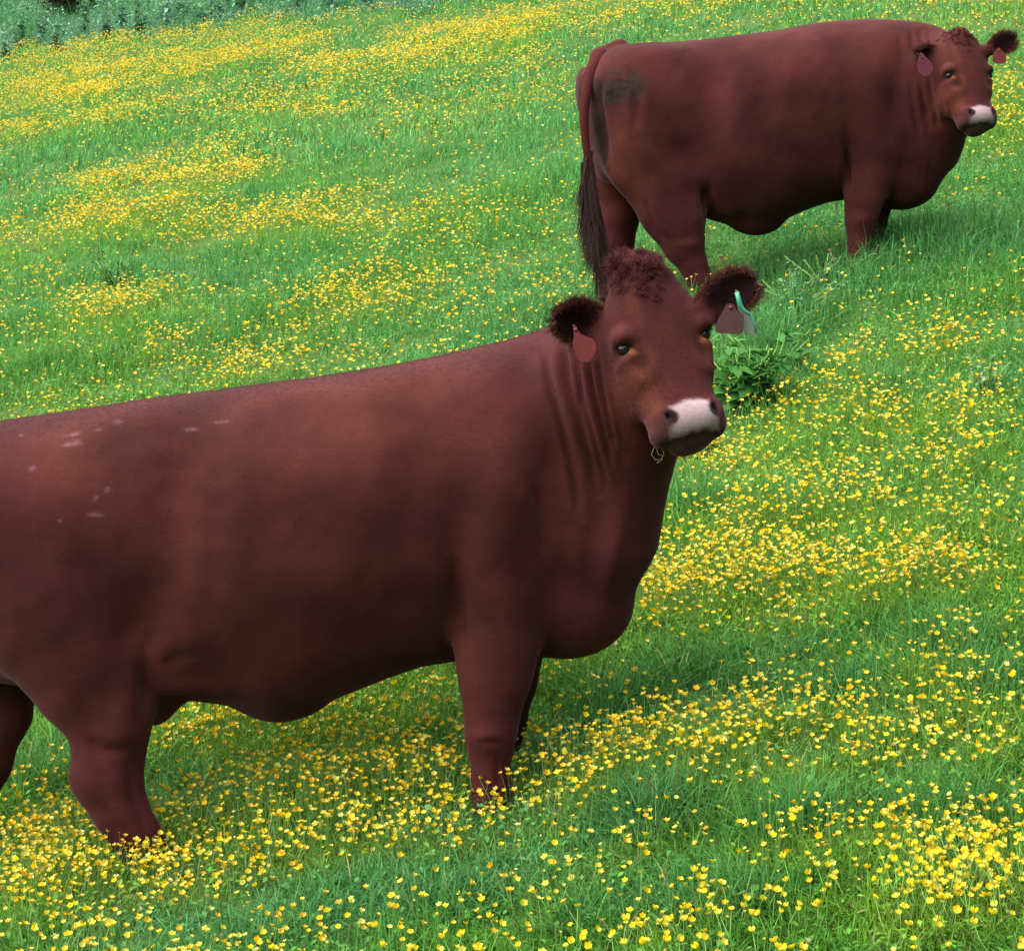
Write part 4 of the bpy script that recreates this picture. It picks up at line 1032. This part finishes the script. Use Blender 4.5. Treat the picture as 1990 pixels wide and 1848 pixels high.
def make_flowers():
    f = field_flowers(); n = f['n']
    px, py, d = project(f['head'][:, 0], f['head'][:, 1], f['head'][:, 2])
    inside = (px > 4) & (px < 1986) & (py > 4) & (py < 1844) & (f['R'] > .006)
    score = np.where(inside, d, 1e9); near = np.argsort(score)[:300]
    own = np.zeros(n, bool); own[near] = True
    rest = ~own
    bv, bf = bloom(1.0)
    a, b = frame(f['up']); spin = rng.uniform(0, 6.28, n)
    ca, sa = np.cos(spin)[:, None], np.sin(spin)[:, None]
    ax, bx = a * ca + b * sa, b * ca - a * sa
    cup = rng.uniform(.8, 1.7, n)
    def blooms(m):
        P = f['head'][m][:, None] + f['R'][m][:, None, None] * (bv[None, :, :1] * ax[m][:, None] + bv[None, :, 1:2] * bx[m][:, None] + bv[None, :, 2:] * cup[m][:, None, None] * f['up'][m][:, None])
        k = m.sum(); F = (np.arange(k) * 11)[:, None, None] + bf[None]
        c = np.array([.74, .565, .008]) * rng.uniform(.72, 1.08, (k, 1)); c[:, 1] *= rng.uniform(.80, 1.12, k)
        pale = rng.random(k) < .16; c[pale] = np.array([.55, .55, .09])
        cc = np.repeat(c[:, None], 11, 1); cc[:, 0] *= np.array([.95, .85, .8])
        return P.reshape(-1, 3), [F.reshape(-1, 4)], cc.reshape(-1, 3).clip(0, .95)
    V, F, C = blooms(rest)
    k = rest & (f['y'] < 24); m = k.sum()
    base = np.stack([f['x'], f['y'], f['z']], 1)[k]; hd = f['head'][k] - f['up'][k] * f['R'][k][:, None] * .3
    mid = base * .45 + hd * .55 + rng.normal(0, .008, (m, 3))
    w = np.array([.0009, 0, 0]); S = np.stack([base - w, base + w, mid + w, mid - w, hd + w, hd - w], 1).reshape(-1, 3)
    sF = (np.arange(m) * 6)[:, None, None] + np.array([[0, 1, 2, 3], [3, 2, 4, 5]])[None]
    V2, F2, C2 = merge([(V, F, C), (S, [sF.reshape(-1, 4)], np.tile([.12, .25, .045], (len(S), 1)) * rng.uniform(.7, 1.2, (len(S), 1)))])
    o = mesh_np('buttercups', V2, F2, MAT['petal'], None, C2, smooth=False)
    tag(o, 'yellow buttercups in drifts over the whole slope beyond the nearest strip of grass', 'buttercups', kind='stuff')
    # the 300 nearest: one object each, stem and blossom
    variants = []
    for q in range(6):
        r = np.random.default_rng(40 + q); cupq = [.75, 1.0, 1.3, .9, 1.5, 1.1][q]
        V, F, C = [], [], []
        for pt in range(5):
            a0 = pt * 2 * math.pi / 5
            rows = [(0, .05, -.30), (.45, .42, -.14), (.8, .50, .12), (1.0, .30, .42)]
            s = len(V)
            for rr, ww, zz in rows:
                for sgn in (-1, 0, 1):
                    p, l = rr, sgn * ww; zz2 = zz * cupq / .55 * .75 + abs(sgn) * .07 + r.normal(0, .02)
                    V.append((p * math.cos(a0) - l * math.sin(a0), p * math.sin(a0) + l * math.cos(a0), zz2)); C.append((.74, (.565 * r.uniform(.93, 1.05)), .012))
            for i in range(3):
                for j in range(2):
                    k0 = s + i * 3 + j; F.append([k0, k0 + 1, k0 + 4, k0 + 3])
        s = len(V); m_ = 8
        V.append((0, 0, .12)); C.append((.50, .33, .01))
        for j in range(m_):
            aa = j * 2 * math.pi / m_; V.append((.2 * math.cos(aa), .2 * math.sin(aa), .0)); C.append((.46, .28, .01))
        T = [[s, s + 1 + j, s + 1 + (j + 1) % m_] for j in range(m_)]
        me = mesh_np('blossom', np.array(V), [np.array(F), np.array(T)], MAT['petal'], None, np.array(C), link=False)
        pts = np.array([[0, 0, -.05], [.012, .0, .3], [.02, .004, .65], [0, 0, 1.0]])
        st = tube('stem', pts, [.0016, .0013, .0011, .001], MAT['grass_plain'], None, None, 5)
        stm = st.data; bpy.data.objects.remove(st)
        variants.append((me, stm))
    for i in near:
        me, stm = variants[int(rng.integers(0, 6))]
        e = bpy.data.objects.new('buttercup', None); COL.objects.link(e); e.empty_display_size = .03
        e.location = (f['x'][i], f['y'][i], f['z'][i])
        tag(e, 'yellow buttercup on a thin stem in the nearest strip of grass, along the bottom edge', 'buttercup', 'buttercups in the nearest strip of grass')
        v = f['head'][i] - np.array(e.location); L = np.linalg.norm(v)
        s = bpy.data.objects.new('stem', stm); COL.objects.link(s); s.parent = e
        q = Vector(v).to_track_quat('Z', 'Y'); s.rotation_mode = 'QUATERNION'; s.rotation_quaternion = q; s.scale = (1, 1, L)
        bl = bpy.data.objects.new('blossom', me); COL.objects.link(bl); bl.parent = e
        bl.location = v; bl.rotation_mode = 'QUATERNION'; bl.rotation_quaternion = Vector(f['up'][i]).to_track_quat('Z', 'Y'); bl.scale = (f['R'][i],) * 3
MAT['grass_plain'] = flat_mat('green_stem', (.12, .25, .045), .6, .2, .2, 50)
make_flowers()

# ------------------------------------------------------------------ weeds that stand out one by one
def weed(px, py, h, n, leaf, width, colour, name, label, cat, group=None, stems=5, lobed=True, seed=1, up=.5):
    r = np.random.default_rng(seed)
    x0, y0 = ground_at(px, py); x0, y0 = float(x0), float(y0)
    root = empty(name, (x0, y0, float(ground_z(np.array(x0), np.array(y0)))))
    tag(root, label, cat, group)
    SV = []; tips = []
    for s in range(stems):
        a = r.uniform(0, 6.28); sp = r.uniform(.1, 1) * width
        hh = h * r.uniform(.7, 1.05)
        P = np.array([[.02 * math.cos(a), .02 * math.sin(a), -.03], [sp * .35 * math.cos(a), sp * .35 * math.sin(a), hh * .45], [sp * math.cos(a), sp * math.sin(a), hh]])
        tips.append(P); t = tube('stem', P, [.006, .005, .003], MAT['grass_plain'], root, None, 6)
    V, F, C = [], [], []
    c0 = np.array(colour)
    for i in range(n):
        P = tips[r.integers(0, stems)]; t = r.uniform(.12, 1.0)
        p = P[0] * (1 - t) ** 2 + 2 * P[1] * t * (1 - t) + P[2] * t * t
        a = r.uniform(0, 6.28); el = r.uniform(-.35, up + .3)
        d = np.array([math.cos(a) * math.cos(el), math.sin(a) * math.cos(el), math.sin(el)]); sd = np.array([-math.sin(a), math.cos(a), r.normal(0, .25)])
        L = leaf * r.uniform(.5, 1.15) * (1.15 - .55 * t); dr = np.array([0, 0, -.35 * L])
        s = len(V); wv = .27 if not lobed else .24
        prof = [(0, .04), (.25, 1), (.5, .62 if lobed else .95), (.75, .75 if lobed else .6), (1, 0)]
        for q, ww in prof:
            c = p + d * L * q + dr * q * q
            V += [c - sd * L * wv * ww, c + np.array([0, 0, -.04 * L * ww]), c + sd * L * wv * ww]
        cc = c0 * r.uniform(.65, 1.3); C += [cc] * 15
        for q in range(4):
            for j in range(2): F.append([s + q * 3 + j, s + q * 3 + j + 1, s + q * 3 + j + 4, s + q * 3 + j + 3])
    mesh_np('foliage', np.array(V), np.array(F), MAT['grass'], root, np.array(C), smooth=False)
    return root
weed(1452, 800, .34, 230, .15, .40, (.045, .165, .030), 'dock_plant', 'leafy dark green dock plant close to the big cow\'s muzzle', 'plant', stems=12, lobed=False, seed=3)
weed(1500, 740, .26, 150, .13, .36, (.055, .19, .04), 'dock_plant', 'leafy green clump just beyond the dock plant by the muzzle', 'plant', stems=9, lobed=False, seed=4)
weed(1545, 625, .30, 420, .07, .34, (.13, .29, .14), 'thistle_plant', 'pale blue green thistle clump beyond the green ear tag', 'plant', stems=16, seed=5)
weed(1600, 560, .22, 220, .06, .30, (.12, .28, .13), 'thistle_plant', 'small pale thistle clump on the grass below the rear cow\'s belly', 'plant', stems=10, seed=6)
weed(225, 560, .26, 260, .07, .34, (.07, .21, .06), 'thistle_plant', 'dark green thistle low in the meadow above the big cow\'s rump', 'plant', stems=10, seed=8)
weed(190, 530, .30, 60, .05, .10, (.07, .08, .075), 'thistle_plant', 'thin dusky purple thistle beside the dark green one', 'plant', stems=4, seed=9)
weed(1915, 775, .20, 120, .05, .14, (.22, .36, .20), 'thistle_plant', 'small pale feathery thistle near the right side of the picture', 'plant', stems=6, seed=10)
weed(1838, 1700, .14, 90, .06, .16, (.06, .18, .05), 'dock_plant', 'dark low leaf clump among the buttercups near the lower corner', 'plant', stems=6, lobed=False, seed=11)
weed(1470, 1800, .12, 90, .07, .16, (.09, .24, .06), 'dock_plant', 'low broad leaf clump in the near grass, below the dark hollow', 'plant', stems=6, lobed=False, seed=12)

# tall weeds standing along the top of the field
tall = [(8, 118, .75), (38, 96, 1.15), (78, 84, .85), (110, 100, .6), (165, 70, .95), (205, 78, 1.05), (238, 60, .8), (272, 72, .95), (318, 60, .85), (352, 48, .75), (392, 52, .6), (430, 40, .85), (470, 38, .65), (585, 28, .75), (640, 26, .6), (705, 20, .5)]
for i, (px, py, h) in enumerate(tall):
    side = ['first', 'second', 'third', 'fourth', 'fifth', 'sixth', 'seventh', 'eighth', 'ninth', 'tenth', 'eleventh', 'twelfth', 'thirteenth', 'fourteenth', 'fifteenth', 'sixteenth'][i]
    weed(px, py, h, int(90 * h + 40), .20, .30, [(.17, .34, .22), (.13, .29, .16), (.20, .36, .25)][i % 3], 'tall_weed', side + ' tall grey green weed from the left along the top of the field', 'weed', 'tall weeds along the top of the field', stems=5, seed=50 + i, up=.9)

def shrub(px, py, rx, h, n, colour, label, seed):
    r = np.random.default_rng(seed)
    x0, y0 = [float(v) for v in ground_at(px, py)]
    root = empty('shrub', (x0, y0, float(ground_z(np.array(x0), np.array(y0)))))
    tag(root, label, 'shrub')
    for s in range(9):
        a = r.uniform(0, 6.28); e = rx * r.uniform(.3, .8)
        P = [[.05 * math.cos(a), .05 * math.sin(a), -.1], [e * .4 * math.cos(a), e * .4 * math.sin(a), h * .4], [e * math.cos(a), e * math.sin(a), h * r.uniform(.6, .95)]]
        tube('branch', P, [.04, .028, .012], MAT['bark'], root, None, 7)
    c = r.normal(0, 1, (30, 3)); c /= np.linalg.norm(c, axis=1, keepdims=True); c = c * r.uniform(.3, .85, (30, 1)) * [rx, rx, h * .5] + [0, 0, h * .52]
    i = r.integers(0, 30, n); P = c[i] + r.normal(0, 1, (n, 3)) * [rx * .17, rx * .17, h * .10]
    d = r.normal(0, 1, (n, 3)); d /= np.linalg.norm(d, axis=1, keepdims=True); s = np.cross(d, r.normal(0, 1, (n, 3))); s /= np.linalg.norm(s, axis=1, keepdims=True)
    L = r.uniform(.05, .09, (n, 1))
    V = np.stack([P, P + d * L * .5 - s * L * .3, P + d * L, P + d * L * .5 + s * L * .3], 1).reshape(-1, 3)
    C = np.repeat(np.array(colour) * r.uniform(.5, 1.5, (30, 1))[i] * r.uniform(.7, 1.3, (n, 1)), 4, 0)
    mesh_np('foliage', V, np.arange(4 * n).reshape(-1, 4), MAT['grass'], root, C, smooth=False)
MAT['bark'] = flat_mat('bark', (.06, .045, .038), .9, .1, .4, 30)
shrub(140, 38, .85, 1.5, 5000, (.030, .030, .026), 'dark bare looking shrub behind the tall weeds at the top corner', 5)
shrub(520, 10, 1.0, 1.3, 6000, (.030, .06, .032), 'dark green shrub behind the tall weeds, right of the bare looking one', 6)
shrub(640, -4, 1.0, 1.4, 6000, (.055, .075, .075), 'dull grey green shrub farthest right behind the tall weeds', 7)

# pale dry stalks standing up in front of the rear cow
stalks = [(1365, 560, .22, 'pale dry stalk with a bud before the rear cow\'s hind leg', -.05), (1392, 560, .20, 'bent pale stalk just right of the budded one by the hind leg', .03), (1628, 536, .17, 'pale forked stalk left of the rear cow\'s front foot', -.05), (1664, 500, .19, 'upright dry stalk touching the rear cow\'s front leg', -.02), (1690, 520, .14, 'short pale stalk right of the rear cow\'s front foot', .05)]
for px, py, h, lab, ln in stalks:
    x0, y0 = [float(v) for v in ground_at(px, py)]
    root = empty('dry_stalk', (x0, y0, float(ground_z(np.array(x0), np.array(y0)))))
    tag(root, lab, 'stalk', 'pale stalks by the rear cow')
    P = [[0, 0, -.02], [ln * .3, 0, h * .5], [ln, 0, h]]
    tube('stem', P, [.004, .0035, .003], MAT['straw'], root, None, 6)
    ball('bud', np.array(P[2]) + np.array(root.location), .009, MAT['straw'], root, root, 8)
# a wisp of dry grass hanging from the big cow's chin
wx = empty('hay_wisp', tuple(at_y(1278, 868, 7.80)))
tag(wx, 'thin curled wisp of dry hay hanging at the big cow\'s chin', 'hay')
for q, pts in enumerate([[(1280, 862), (1270, 872), (1266, 884), (1274, 894), (1284, 892)], [(1284, 866), (1290, 880), (1286, 894), (1276, 900)], [(1276, 872), (1280, 884), (1292, 886)]]):
    P = at_y([p[0] for p in pts], [p[1] for p in pts], 7.80 + q * .004)
    tube('straw', P, .0011, MAT['straw'], wx, wx, 5)
